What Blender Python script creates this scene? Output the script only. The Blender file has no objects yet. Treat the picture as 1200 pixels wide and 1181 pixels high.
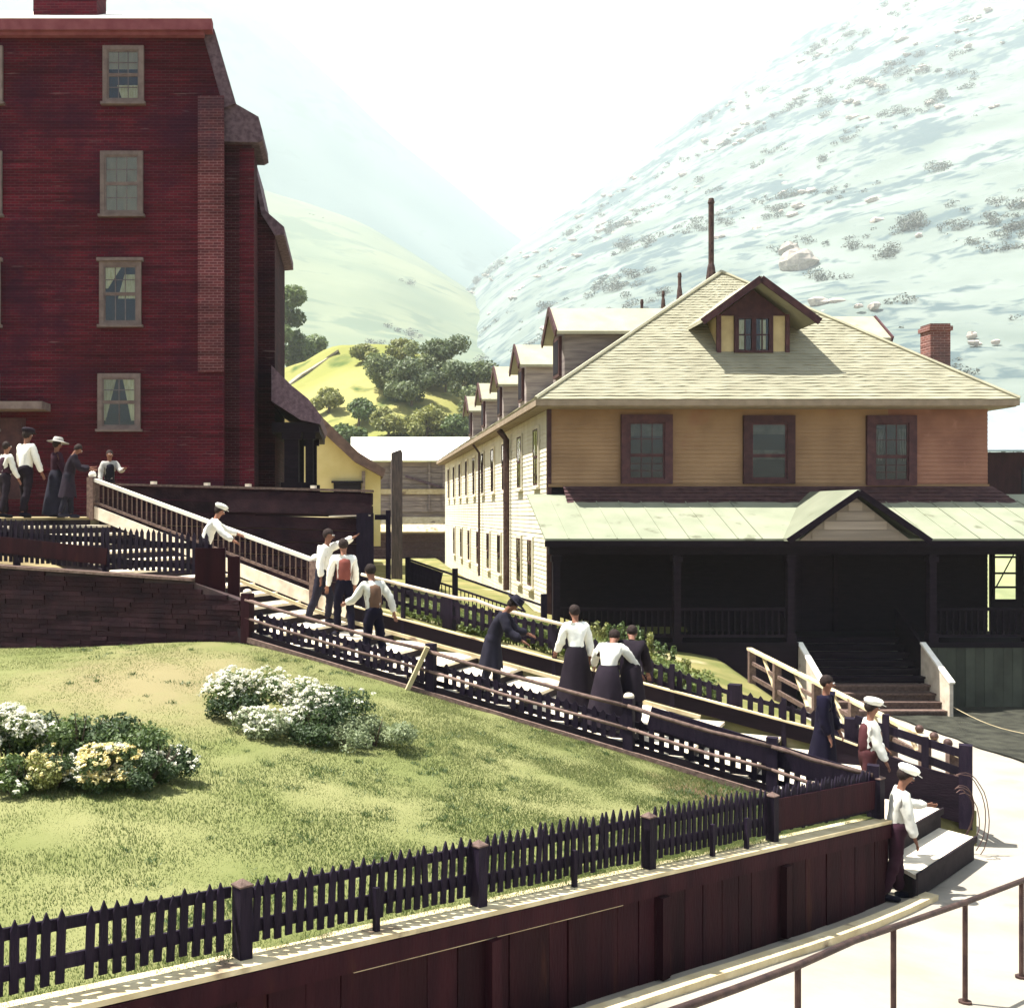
import bpy, bmesh, math, random
import numpy as np
from mathutils import Vector, Matrix, noise

rng = random.Random(7)
nrng = np.random.default_rng(7)
scene = bpy.context.scene
COL = scene.collection
R = math.radians

# ------------------------------------------------------------------ camera
F = 1300.0                      # focal length in photo pixels
CX, CY = 417.0, 600.0           # level view, eye at the origin
cam_data = bpy.data.cameras.new('camera')
cam_data.sensor_width = 36.0
cam_data.lens = 36.0 * F / 1200.0
cam_data.shift_x = (600.0 - CX) / 1200.0
cam_data.shift_y = (CY - 590.5) / 1200.0
cam_data.clip_start, cam_data.clip_end = 0.1, 12000.0
cam = bpy.data.objects.new('camera', cam_data)
cam.rotation_euler = (R(90), 0, 0)
COL.objects.link(cam)
scene.camera = cam

# ------------------------------------------------------------------ light
SUN_EL, SUN_AZ = R(67), R(-83)   # azimuth measured from +Y, negative to the left
sun_dir = Vector((math.sin(SUN_AZ) * math.cos(SUN_EL), math.cos(SUN_AZ) * math.cos(SUN_EL), math.sin(SUN_EL)))
world = bpy.data.worlds.new('World')
scene.world = world
world.use_nodes = True
wn = world.node_tree
wn.nodes.clear()
sky = wn.nodes.new('ShaderNodeTexSky')
sky.sky_type = 'NISHITA'
sky.sun_disc = False
sky.sun_elevation = SUN_EL
sky.sun_rotation = SUN_AZ
sky.air_density = 1.0
sky.dust_density = 2.0
sky.ozone_density = 1.0
bg = wn.nodes.new('ShaderNodeBackground')
bg.inputs['Strength'].default_value = 0.05
wo = wn.nodes.new('ShaderNodeOutputWorld')
wn.links.new(sky.outputs[0], bg.inputs[0])
wn.links.new(bg.outputs[0], wo.inputs[0])
sun_data = bpy.data.lights.new('sun', 'SUN')
sun_data.energy = 5.0
sun_data.angle = R(0.5)
sun_data.color = (1.0, 0.965, 0.89)
sun = bpy.data.objects.new('sun', sun_data)
sun.rotation_euler = sun_dir.to_track_quat('Z', 'Y').to_euler()
sun.location = sun_dir * 200
COL.objects.link(sun)

scene.view_settings.view_transform = 'Standard'
scene.view_settings.look = 'None'
scene.view_settings.gamma = 1.0
scene.view_settings.use_curve_mapping = False
scene.view_settings.exposure = 2.05
scene.render.engine = 'CYCLES'
scene.cycles.use_denoising = True
scene.cycles.max_bounces = 6
scene.cycles.volume_bounces = 1
scene.cycles.transparent_max_bounces = 12

# ------------------------------------------------------------------ helpers
def P(px, py, Y):
    return Vector(((px - CX) * Y / F, Y, (CY - py) * Y / F))

def tps(pts):
    """smooth surface z(x, y) through the points"""
    p = np.array([(a[0], a[1]) for a in pts], float)
    z = np.array([a[2] for a in pts], float)
    n = len(p)
    def U(r2):
        return np.where(r2 > 1e-9, r2 * np.log(r2 + 1e-12), 0.0)
    d2 = ((p[:, None] - p[None]) ** 2).sum(-1)
    A = np.zeros((n + 3, n + 3))
    A[:n, :n] = U(d2) + np.eye(n) * 0.02
    A[:n, n] = 1; A[:n, n + 1:] = p; A[n, :n] = 1; A[n + 1:, :n] = p.T
    w = np.linalg.solve(A, np.concatenate([z, np.zeros(3)]))
    def f(x, y):
        x = np.asarray(x, float); y = np.asarray(y, float)
        q = np.stack([x.ravel(), y.ravel()], 1)
        d = ((q[:, None] - p[None]) ** 2).sum(-1)
        r = U(d) @ w[:n] + w[n] + q @ w[n + 1:]
        return r.reshape(x.shape)
    return f

def interp(t, tab):
    return float(np.interp(t, [a[0] for a in tab], [a[1] for a in tab]))

class MB:
    """collects shapes in world space, links them as one mesh object"""
    def __init__(self):
        self.v = []; self.f = []
    def add(self, vs, fs):
        o = len(self.v)
        self.v.extend([tuple(x) for x in vs])
        self.f.extend([tuple(o + i for i in q) for q in fs])
        return self
    def frame(self, c, X, Y, Z):
        """box centred at c with half-axis vectors X Y Z"""
        c = Vector(c); X = Vector(X); Y = Vector(Y); Z = Vector(Z)
        vs = [c + X * a + Y * b + Z * d for d in (-1, 1) for b in (-1, 1) for a in (-1, 1)]
        fs = [(0, 2, 3, 1), (4, 5, 7, 6), (0, 1, 5, 4), (2, 6, 7, 3), (0, 4, 6, 2), (1, 3, 7, 5)]
        if X.cross(Y).dot(Z) < 0:
            fs = [tuple(reversed(q)) for q in fs]
        return self.add(vs, fs)
    def box(self, x0, x1, y0, y1, z0, z1):
        return self.frame(((x0 + x1) / 2, (y0 + y1) / 2, (z0 + z1) / 2), ((x1 - x0) / 2, 0, 0), (0, (y1 - y0) / 2, 0), (0, 0, (z1 - z0) / 2))
    def bar(self, a, b, w, h, up=(0, 0, 1), ext=0.0):
        """rectangular bar from a to b; w across, h along up"""
        a = Vector(a); b = Vector(b); d = (b - a); L = d.length; d /= L
        up = Vector(up); s = d.cross(up).normalized(); u = s.cross(d).normalized()
        return self.frame((a + b) / 2, d * (L / 2 + ext), s * (w / 2), u * (h / 2))
    def tube(self, pts, rad, n=8, cap=True):
        pts = [Vector(p) for p in pts]
        if not hasattr(rad, '__len__'): rad = [rad] * len(pts)
        vs, fs = [], []
        ref = None
        for i, p in enumerate(pts):
            d = (pts[min(i + 1, len(pts) - 1)] - pts[max(i - 1, 0)]).normalized()
            if ref is None:
                ref = Vector((0, 0, 1)) if abs(d.z) < 0.9 else Vector((1, 0, 0))
            s = d.cross(ref).normalized(); u = s.cross(d).normalized(); ref = u
            for k in range(n):
                a = 2 * math.pi * k / n
                vs.append(p + (s * math.cos(a) + u * math.sin(a)) * rad[i])
        for i in range(len(pts) - 1):
            for k in range(n):
                k2 = (k + 1) % n
                fs.append((i * n + k, i * n + k2, (i + 1) * n + k2, (i + 1) * n + k))
        if cap:
            fs.append(tuple(reversed(range(n))))
            fs.append(tuple((len(pts) - 1) * n + k for k in range(n)))
        return self.add(vs, fs)
    def prism(self, poly, ext):
        """flat polygon (list of points) thickened by the vector ext"""
        ext = Vector(ext); n = len(poly); poly = [Vector(p) for p in poly]
        vs = poly + [p + ext for p in poly]
        fs = [tuple(range(n)), tuple(reversed(range(n, 2 * n)))]
        fs += [(i, n + i, n + (i + 1) % n, (i + 1) % n) for i in range(n)]
        return self.add(vs, fs)
    def blob(self, c, r, nu=8, nv=6, sc=(1, 1, 1), jit=0.0, M=None):
        vs = [Vector((0, 0, -1))]
        for j in range(1, nv):
            th = math.pi * j / nv - math.pi / 2
            for i in range(nu):
                a = 2 * math.pi * i / nu
                vs.append(Vector((math.cos(th) * math.cos(a), math.cos(th) * math.sin(a), math.sin(th))))
        vs.append(Vector((0, 0, 1)))
        out = []
        for v in vs:
            q = Vector((v.x * sc[0], v.y * sc[1], v.z * sc[2])) * r * (1 + rng.uniform(-jit, jit))
            if M is not None: q = M @ q
            out.append(Vector(c) + q)
        fs = [(0, 1 + (i + 1) % nu, 1 + i) for i in range(nu)]
        for j in range(nv - 2):
            for i in range(nu):
                a = 1 + j * nu + i; b = 1 + j * nu + (i + 1) % nu
                fs.append((a, b, b + nu, a + nu))
        L = len(out) - 1; o = 1 + (nv - 2) * nu
        fs += [(o + i, o + (i + 1) % nu, L) for i in range(nu)]
        return self.add(out, fs)
    def build(self, name, mat, parent=None, smooth=False):
        me = bpy.data.meshes.new(name)
        off = world_loc(parent)
        me.from_pydata([(v[0] - off.x, v[1] - off.y, v[2] - off.z) for v in self.v], [], self.f)
        bm = bmesh.new(); bm.from_mesh(me)
        bmesh.ops.recalc_face_normals(bm, faces=bm.faces)
        bm.to_mesh(me); bm.free()
        if smooth:
            me.polygons.foreach_set('use_smooth', [True] * len(me.polygons))
        if mat is not None: me.materials.append(mat)
        o = bpy.data.objects.new(name, me)
        COL.objects.link(o)
        if parent is not None: o.parent = parent
        return o

def world_loc(o):
    v = Vector((0, 0, 0))
    while o is not None:
        v += Vector(o.location); o = o.parent
    return v

def tag(o, label=None, cat=None, group=None, kind=None):
    if label: o['label'] = label
    if cat: o['category'] = cat
    if group: o['group'] = group
    if kind: o['kind'] = kind
    return o

def empty(name, loc, label, cat, group=None):
    o = bpy.data.objects.new(name, None)
    o.empty_display_size = 0.2
    o.location = loc
    COL.objects.link(o)
    return tag(o, label, cat, group)

def inst(name, mesh, parent, M):
    """a part that shares its mesh; M is its world matrix"""
    o = bpy.data.objects.new(name, mesh)
    COL.objects.link(o)
    o.parent = parent
    o.matrix_local = Matrix.Translation(-world_loc(parent)) @ M
    return o

def np_mesh(name, V, Fq, mat, parent=None, smooth=False, col=None):
    """mesh from numpy arrays (all faces with the same corner count)"""
    V = np.asarray(V, np.float32); Fq = np.asarray(Fq, np.int32)
    off = world_loc(parent)
    V = V - np.array([off.x, off.y, off.z], np.float32)
    me = bpy.data.meshes.new(name)
    k = Fq.shape[1]
    me.vertices.add(len(V)); me.vertices.foreach_set('co', V.ravel())
    me.loops.add(Fq.size); me.loops.foreach_set('vertex_index', Fq.ravel())
    me.polygons.add(len(Fq)); me.polygons.foreach_set('loop_start', np.arange(len(Fq), dtype=np.int32) * k)
    try:
        me.polygons.foreach_set('loop_total', np.full(len(Fq), k, np.int32))
    except Exception:
        pass
    if col is not None:
        at = me.attributes.new('tone', 'FLOAT', 'POINT')
        at.data.foreach_set('value', np.asarray(col, np.float32))
    me.update(calc_edges=True)
    if smooth: me.polygons.foreach_set('use_smooth', [True] * len(me.polygons))
    if mat is not None: me.materials.append(mat)
    o = bpy.data.objects.new(name, me)
    COL.objects.link(o)
    if parent is not None: o.parent = parent
    return o

# ------------------------------------------------------------------ materials
MATS = {}
def mat(name, c1, c2=None, rough=0.8, scale=4.0, stretch=(1, 1, 1), bump=0.2, bscale=None, detail=6.0, spec=0.12, wear=None, metal=0.0, thr=(0.35, 0.65), bdist=0.02):
    """two-tone noise material with fine relief; wear = (colour, scale, threshold)"""
    if name in MATS: return MATS[name]
    m = bpy.data.materials.new(name); m.use_nodes = True
    nt = m.node_tree; N = nt.nodes; L = nt.links
    b = N['Principled BSDF']
    b.inputs['Roughness'].default_value = rough
    b.inputs['Metallic'].default_value = metal
    if 'Specular IOR Level' in b.inputs: b.inputs['Specular IOR Level'].default_value = spec
    tc = N.new('ShaderNodeTexCoord'); mp = N.new('ShaderNodeMapping')
    mp.inputs['Scale'].default_value = stretch
    L.new(tc.outputs['Object'], mp.inputs['Vector'])
    n = N.new('ShaderNodeTexNoise'); n.inputs['Scale'].default_value = scale; n.inputs['Detail'].default_value = detail
    L.new(mp.outputs[0], n.inputs['Vector'])
    cr = N.new('ShaderNodeValToRGB')
    cr.color_ramp.elements[0].position = thr[0]; cr.color_ramp.elements[1].position = thr[1]
    cr.color_ramp.elements[0].color = (*c1, 1); cr.color_ramp.elements[1].color = (*(c2 or c1), 1)
    L.new(n.outputs['Fac'], cr.inputs[0])
    out = cr.outputs[0]
    oi = N.new('ShaderNodeObjectInfo')
    hv = N.new('ShaderNodeHueSaturation')
    mr = N.new('ShaderNodeMapRange'); mr.inputs['To Min'].default_value = 0.75; mr.inputs['To Max'].default_value = 1.25
    L.new(oi.outputs['Random'], mr.inputs['Value']); L.new(mr.outputs[0], hv.inputs['Value'])
    L.new(out, hv.inputs['Color']); out = hv.outputs[0]
    if wear:
        n2 = N.new('ShaderNodeTexNoise'); n2.inputs['Scale'].default_value = wear[1]; n2.inputs['Detail'].default_value = 8
        L.new(mp.outputs[0], n2.inputs['Vector'])
        r2 = N.new('ShaderNodeMapRange'); r2.inputs['From Min'].default_value = wear[2]; r2.inputs['From Max'].default_value = wear[2] + 0.08
        L.new(n2.outputs['Fac'], r2.inputs['Value'])
        mx = N.new('ShaderNodeMixRGB'); mx.inputs[2].default_value = (*wear[0], 1)
        L.new(r2.outputs[0], mx.inputs[0]); L.new(out, mx.inputs[1]); out = mx.outputs[0]
    L.new(out, b.inputs['Base Color'])
    if bump:
        nb = N.new('ShaderNodeTexNoise'); nb.inputs['Scale'].default_value = bscale or scale * 4; nb.inputs['Detail'].default_value = 6
        L.new(mp.outputs[0], nb.inputs['Vector'])
        bp = N.new('ShaderNodeBump'); bp.inputs['Strength'].default_value = bump; bp.inputs['Distance'].default_value = bdist
        L.new(nb.outputs['Fac'], bp.inputs['Height']); L.new(bp.outputs[0], b.inputs['Normal'])
    MATS[name] = m
    return m

def brick_mat(name, c1, c2, mortar, bw=0.22, bh=0.075, axis='front'):
    if name in MATS: return MATS[name]
    m = bpy.data.materials.new(name); m.use_nodes = True
    nt = m.node_tree; N = nt.nodes; L = nt.links
    b = N['Principled BSDF']; b.inputs['Roughness'].default_value = 0.9; b.inputs['Specular IOR Level'].default_value = 0.1
    tc = N.new('ShaderNodeTexCoord'); sp = N.new('ShaderNodeSeparateXYZ'); cb = N.new('ShaderNodeCombineXYZ')
    L.new(tc.outputs['Object'], sp.inputs[0])
    ad = N.new('ShaderNodeMath'); ad.operation = 'ADD'
    L.new(sp.outputs[0], ad.inputs[0]); L.new(sp.outputs[1], ad.inputs[1])
    L.new(ad.outputs[0], cb.inputs[0]); L.new(sp.outputs[2], cb.inputs[1])
    br = N.new('ShaderNodeTexBrick')
    br.inputs['Scale'].default_value = 1.0
    br.inputs['Brick Width'].default_value = bw; br.inputs['Row Height'].default_value = bh
    br.inputs['Mortar Size'].default_value = 0.009; br.inputs['Mortar Smooth'].default_value = 0.2
    br.inputs['Bias'].default_value = 0.0
    br.inputs['Color1'].default_value = (*c1, 1); br.inputs['Color2'].default_value = (*c2, 1); br.inputs['Mortar'].default_value = (*mortar, 1)
    L.new(cb.outputs[0], br.inputs['Vector'])
    nz = N.new('ShaderNodeTexNoise'); nz.inputs['Scale'].default_value = 0.35; nz.inputs['Detail'].default_value = 6
    L.new(tc.outputs['Object'], nz.inputs['Vector'])
    mr = N.new('ShaderNodeMapRange'); mr.inputs['From Min'].default_value = 0.3; mr.inputs['From Max'].default_value = 0.7
    mr.inputs['To Min'].default_value = 0.6; mr.inputs['To Max'].default_value = 1.35
    L.new(nz.outputs['Fac'], mr.inputs['Value'])
    # streaky course-to-course variation
    mp = N.new('ShaderNodeMapping'); mp.inputs['Scale'].default_value = (0.5, 0.5, 13.0)
    L.new(tc.outputs['Object'], mp.inputs['Vector'])
    n3 = N.new('ShaderNodeTexNoise'); n3.inputs['Scale'].default_value = 1.0; n3.inputs['Detail'].default_value = 4
    L.new(mp.outputs[0], n3.inputs['Vector'])
    m3 = N.new('ShaderNodeMapRange'); m3.inputs['From Min'].default_value = 0.3; m3.inputs['From Max'].default_value = 0.7
    m3.inputs['To Min'].default_value = 0.55; m3.inputs['To Max'].default_value = 1.45
    L.new(n3.outputs['Fac'], m3.inputs['Value'])
    mu = N.new('ShaderNodeMath'); mu.operation = 'MULTIPLY'
    L.new(mr.outputs[0], mu.inputs[0]); L.new(m3.outputs[0], mu.inputs[1])
    hv = N.new('ShaderNodeHueSaturation')
    L.new(mu.outputs[0], hv.inputs['Value']); L.new(br.outputs['Color'], hv.inputs['Color'])
    n4 = N.new('ShaderNodeTexNoise'); n4.inputs['Scale'].default_value = 0.55; n4.inputs['Detail'].default_value = 9; n4.inputs['Roughness'].default_value = 0.65
    L.new(tc.outputs['Object'], n4.inputs['Vector'])
    m4 = N.new('ShaderNodeMapRange'); m4.inputs['From Min'].default_value = 0.50; m4.inputs['From Max'].default_value = 0.66; m4.inputs['To Max'].default_value = 0.75
    L.new(n4.outputs['Fac'], m4.inputs['Value'])
    x4 = N.new('ShaderNodeMixRGB'); x4.inputs[2].default_value = (c2[0] * 0.55, c2[1] * 1.1, c2[2] * 1.4, 1)      # soot
    L.new(m4.outputs[0], x4.inputs[0]); L.new(hv.outputs[0], x4.inputs[1])
    mp5 = N.new('ShaderNodeMapping'); mp5.inputs['Scale'].default_value = (0.7, 0.7, 9.0); L.new(tc.outputs['Object'], mp5.inputs['Vector'])
    n5 = N.new('ShaderNodeTexNoise'); n5.inputs['Scale'].default_value = 1.3; n5.inputs['Detail'].default_value = 10
    L.new(mp5.outputs[0], n5.inputs['Vector'])
    m5 = N.new('ShaderNodeMapRange'); m5.inputs['From Min'].default_value = 0.66; m5.inputs['From Max'].default_value = 0.74; m5.inputs['To Max'].default_value = 0.5
    L.new(n5.outputs['Fac'], m5.inputs['Value'])
    x5 = N.new('ShaderNodeMixRGB'); x5.inputs[2].default_value = (0.16, 0.10, 0.10, 1)      # washed-out mortar smears
    L.new(m5.outputs[0], x5.inputs[0]); L.new(x4.outputs[0], x5.inputs[1])
    L.new(x5.outputs[0], b.inputs['Base Color'])
    bp = N.new('ShaderNodeBump'); bp.inputs['Strength'].default_value = 0.8; bp.inputs['Distance'].default_value = 0.015; bp.invert = True
    L.new(br.outputs['Fac'], bp.inputs['Height']); L.new(bp.outputs[0], b.inputs['Normal'])
    MATS[name] = m
    return m

def leaf_mat(name, c1, c2, trans=0.35, rough=0.6):
    """leaf or blade colours picked by the mesh attribute 'tone'"""
    if name in MATS: return MATS[name]
    m = bpy.data.materials.new(name); m.use_nodes = True
    nt = m.node_tree; N = nt.nodes; L = nt.links
    b = N['Principled BSDF']; b.inputs['Roughness'].default_value = rough
    at = N.new('ShaderNodeAttribute'); at.attribute_name = 'tone'
    cr = N.new('ShaderNodeValToRGB')
    cr.color_ramp.elements[0].color = (*c1, 1); cr.color_ramp.elements[1].color = (*c2, 1)
    L.new(at.outputs['Fac'], cr.inputs[0]); L.new(cr.outputs[0], b.inputs['Base Color'])
    tr = N.new('ShaderNodeBsdfTranslucent'); L.new(cr.outputs[0], tr.inputs['Color'])
    mx = N.new('ShaderNodeMixShader'); mx.inputs[0].default_value = trans
    L.new(b.outputs[0], mx.inputs[1]); L.new(tr.outputs[0], mx.inputs[2])
    L.new(mx.outputs[0], N['Material Output'].inputs['Surface'])
    MATS[name] = m
    return m

def glass_mat():
    if 'glass' in MATS: return MATS['glass']
    m = bpy.data.materials.new('glass'); m.use_nodes = True
    nt = m.node_tree; N = nt.nodes; L = nt.links
    N.remove(N['Principled BSDF'])
    t = N.new('ShaderNodeBsdfTransparent'); t.inputs[0].default_value = (0.85, 0.88, 0.86, 1)
    g = N.new('ShaderNodeBsdfGlossy'); g.inputs['Roughness'].default_value = 0.04
    nb = N.new('ShaderNodeTexNoise'); nb.inputs['Scale'].default_value = 2.5
    bp = N.new('ShaderNodeBump'); bp.inputs['Strength'].default_value = 0.12; bp.inputs['Distance'].default_value = 0.05
    L.new(nb.outputs['Fac'], bp.inputs['Height']); L.new(bp.outputs[0], g.inputs['Normal'])
    fr = N.new('ShaderNodeFresnel'); fr.inputs[0].default_value = 1.5
    mx = N.new('ShaderNodeMixShader')
    L.new(fr.outputs[0], mx.inputs[0]); L.new(t.outputs[0], mx.inputs[1]); L.new(g.outputs[0], mx.inputs[2])
    L.new(mx.outputs[0], N['Material Output'].inputs['Surface'])
    MATS['glass'] = m
    return m

M_BRICK = brick_mat('red_brick', (0.074, 0.0045, 0.012), (0.044, 0.004, 0.011), (0.055, 0.020, 0.024))
M_DARKBRICK = brick_mat('dark_brick', (0.040, 0.007, 0.012), (0.026, 0.005, 0.010), (0.05, 0.025, 0.028))  # darker version of the red brick for the set-back bays
M_BRICK2 = brick_mat('weathered_brick', (0.115, 0.030, 0.034), (0.075, 0.02, 0.026), (0.17, 0.095, 0.10))
M_CHIM = brick_mat('chimney_brick', (0.20, 0.085, 0.070), (0.15, 0.06, 0.05), (0.3, 0.2, 0.18))
M_TRIM = mat('maroon_trim', (0.13, 0.035, 0.045), (0.18, 0.06, 0.07), scale=3)
M_SLATE = mat('dark_slate', (0.07, 0.045, 0.06), (0.13, 0.09, 0.11), scale=8, bump=0.5)
M_WINFRAME = mat('grey_window_paint', (0.105, 0.08, 0.078), (0.15, 0.118, 0.11), scale=6, rough=0.6)
M_BROWNFRAME = mat('brown_window_paint', (0.045, 0.02, 0.024), (0.075, 0.034, 0.036), scale=6, rough=0.55)
M_INTERIOR = mat('dark_room', (0.012, 0.010, 0.016), bump=0)
M_BLIND = mat('window_blind', (0.42, 0.37, 0.30), (0.55, 0.48, 0.38), scale=5, stretch=(1, 1, 0.3), rough=0.9)
M_CURTAIN = mat('lace_curtain', (0.55, 0.50, 0.30), (0.75, 0.70, 0.50), scale=9, stretch=(3, 3, 0.5), rough=0.9)
M_BUFF = mat('buff_siding', (0.205, 0.125, 0.07), (0.27, 0.17, 0.095), scale=0.9, stretch=(1, 1, 1), bump=0.15, bscale=30, rough=0.75, wear=((0.24, 0.12, 0.075), 0.35, 0.60))
M_BUFF_RED = mat('reddish_siding', (0.18, 0.085, 0.06), (0.25, 0.125, 0.085), scale=1.2, bump=0.2, bscale=24, rough=0.8, wear=((0.30, 0.15, 0.11), 2.6, 0.60))
M_CREAM = mat('cream_siding', (0.66, 0.60, 0.46), (0.76, 0.71, 0.56), scale=2, stretch=(1, 1, 0.3), bump=0.1, rough=0.7)
M_WHITE = mat('white_paint', (0.72, 0.68, 0.58), (0.80, 0.77, 0.68), scale=5, bump=0.1, rough=0.6)
M_SHINGLE = mat('pale_shingle', (0.245, 0.232, 0.165), (0.3, 0.285, 0.205), scale=1.6, bump=0.4, bscale=22, rough=0.9, wear=((0.21, 0.19, 0.14), 3.0, 0.68))
M_PORCHROOF = mat('pale_metal_roof', (0.165, 0.178, 0.125), (0.205, 0.215, 0.155), scale=1.2, bump=0.08, rough=0.7, wear=((0.125, 0.130, 0.088), 1.6, 0.62))
M_SKIRT = mat('shadowed_brown_shingle', (0.038, 0.02, 0.022), (0.065, 0.034, 0.034), scale=5, bump=0.5)
M_DIM = mat('dim_curtain', (0.07, 0.065, 0.06), (0.12, 0.11, 0.10), scale=6, rough=0.9)
M_DARKWOOD = mat('dark_porch_wood', (0.006, 0.003, 0.007), (0.011, 0.006, 0.011), scale=3, stretch=(1, 1, 4), bump=0.3)  # near-black, porch shade put into the wood colour
M_FENCE = mat('navy_fence_paint', (0.008, 0.005, 0.013), (0.016, 0.01, 0.02), scale=6, stretch=(4, 4, 0.6), bump=0.4, rough=0.75, wear=((0.10, 0.07, 0.06), 5.0, 0.72))
M_MAROON = mat('maroon_plank', (0.013, 0.002, 0.005), (0.025, 0.005, 0.008), scale=1.6, stretch=(3, 3, 0.6), bump=0.5, bscale=14, rough=0.8, wear=((0.040, 0.013, 0.009), 1.1, 0.62))
M_BROWNRAIL = mat('weathered_rail', (0.085, 0.055, 0.048), (0.16, 0.11, 0.09), scale=5, stretch=(3, 3, 3), bump=0.4)
M_PALERAIL = mat('pale_rail', (0.52, 0.44, 0.34), (0.68, 0.60, 0.48), scale=5, bump=0.2, wear=((0.30, 0.2, 0.15), 4.0, 0.66))
M_SILL = mat('pale_sill', (0.42, 0.34, 0.20), (0.55, 0.47, 0.30), scale=3, bump=0.4, wear=((0.18, 0.13, 0.09), 2.2, 0.60))
M_TREAD = mat('worn_tread', (0.55, 0.48, 0.37), (0.70, 0.63, 0.50), scale=3, bump=0.3, wear=((0.32, 0.25, 0.2), 2.5, 0.64))
M_RISER = mat('shaded_riser', (0.01, 0.007, 0.01), (0.02, 0.014, 0.018), scale=4)  # shade on the riser faces is put into this dark colour
M_PATH = mat('pale_path', (0.25, 0.225, 0.185), (0.33, 0.3, 0.25), scale=0.8, bump=0.5, bscale=9, rough=0.95, wear=((0.19, 0.16, 0.125), 0.9, 0.64))
M_EARTH = mat('dry_earth', (0.17, 0.13, 0.07), (0.27, 0.22, 0.12), scale=0.8, bump=0.6, bscale=12, rough=1.0)
M_IRON = mat('dark_iron', (0.05, 0.03, 0.03), (0.10, 0.06, 0.05), scale=9, rough=0.55, metal=0.3)
M_STONE = mat('dark_block', (0.017, 0.008, 0.012), (0.036, 0.016, 0.02), scale=3, bump=0.7, bscale=20, rough=0.95)
M_MORTAR = mat('dark_mortar', (0.05, 0.035, 0.035), (0.08, 0.05, 0.05), scale=6)
M_GREYWOOD = mat('grey_board', (0.16, 0.13, 0.13), (0.27, 0.23, 0.21), scale=2, stretch=(0.5, 0.5, 5), bump=0.3)
M_YELLOW = mat('ochre_plaster', (0.6, 0.52, 0.24), (0.7, 0.62, 0.32), scale=0.8, bump=0.2, rough=0.9)
M_BROWNROOF = mat('brown_roof', (0.11, 0.075, 0.07), (0.18, 0.12, 0.10), scale=4, bump=0.4)
M_POLE = mat('weathered_pole', (0.07, 0.06, 0.065), (0.14, 0.11, 0.11), scale=4, stretch=(4, 4, 0.5), bump=0.4)
M_BARK = mat('bark', (0.07, 0.05, 0.035), (0.13, 0.10, 0.07), scale=8, stretch=(3, 3, 0.6), bump=0.8)
M_ROCK = mat('pale_rock', (0.26, 0.22, 0.19), (0.38, 0.33, 0.28), scale=0.5, bump=0.8)
M_PORCHBASE = mat('grey_green_boards', (0.045, 0.048, 0.036), (0.065, 0.07, 0.052), scale=2, bump=0.3)

def hill_mat(name, g1, g2, scrub, scale, thr):
    if name in MATS: return MATS[name]
    m = bpy.data.materials.new(name); m.use_nodes = True
    nt = m.node_tree; N = nt.nodes; L = nt.links
    b = N['Principled BSDF']; b.inputs['Roughness'].default_value = 1.0
    b.inputs['Specular IOR Level'].default_value = 0.0
    tc = N.new('ShaderNodeTexCoord')
    def nz(s, d=8, dist=0.0):
        n = N.new('ShaderNodeTexNoise'); n.inputs['Scale'].default_value = s; n.inputs['Detail'].default_value = d
        n.inputs['Distortion'].default_value = dist
        L.new(tc.outputs['Object'], n.inputs['Vector']); return n
    n1 = nz(scale * 0.25); r1 = N.new('ShaderNodeValToRGB')
    r1.color_ramp.elements[0].position = 0.35; r1.color_ramp.elements[1].position = 0.65
    r1.color_ramp.elements[0].color = (*g1, 1); r1.color_ramp.elements[1].color = (*g2, 1)
    L.new(n1.outputs['Fac'], r1.inputs[0])
    n2 = nz(scale, 10, 0.6); n3 = nz(scale * 0.18, 4)
    ad = N.new('ShaderNodeMath'); ad.operation = 'ADD'
    L.new(n2.outputs['Fac'], ad.inputs[0]); L.new(n3.outputs['Fac'], ad.inputs[1])
    mr = N.new('ShaderNodeMapRange'); mr.inputs['From Min'].default_value = thr; mr.inputs['From Max'].default_value = thr + 0.12
    L.new(ad.outputs[0], mr.inputs['Value'])
    mx = N.new('ShaderNodeMixRGB'); mx.inputs[2].default_value = (*scrub, 1)
    L.new(mr.outputs[0], mx.inputs[0]); L.new(r1.outputs[0], mx.inputs[1])
    L.new(mx.outputs[0], b.inputs['Base Color'])
    bp = N.new('ShaderNodeBump'); bp.inputs['Strength'].default_value = 0.7; bp.inputs['Distance'].default_value = 1.0
    L.new(n2.outputs['Fac'], bp.inputs['Height']); L.new(bp.outputs[0], b.inputs['Normal'])
    MATS[name] = m
    return m

M_MOUNT = hill_mat('dry_mountain', (0.110, 0.135, 0.120), (0.160, 0.185, 0.165), (0.062, 0.088, 0.092), 0.050, 1.00)
M_MOUNT2 = hill_mat('sunlit_mountain', (0.110, 0.140, 0.098), (0.155, 0.175, 0.115), (0.095, 0.125, 0.090), 0.022, 1.04)
M_MOUNT3 = hill_mat('misty_mountain', (0.060, 0.095, 0.090), (0.090, 0.125, 0.115), (0.05, 0.08, 0.075), 0.012, 1.06)
M_MOUND = hill_mat('meadow_mound', (0.16, 0.17, 0.05), (0.26, 0.24, 0.09), (0.06, 0.09, 0.03), 0.09, 1.02)

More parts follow.
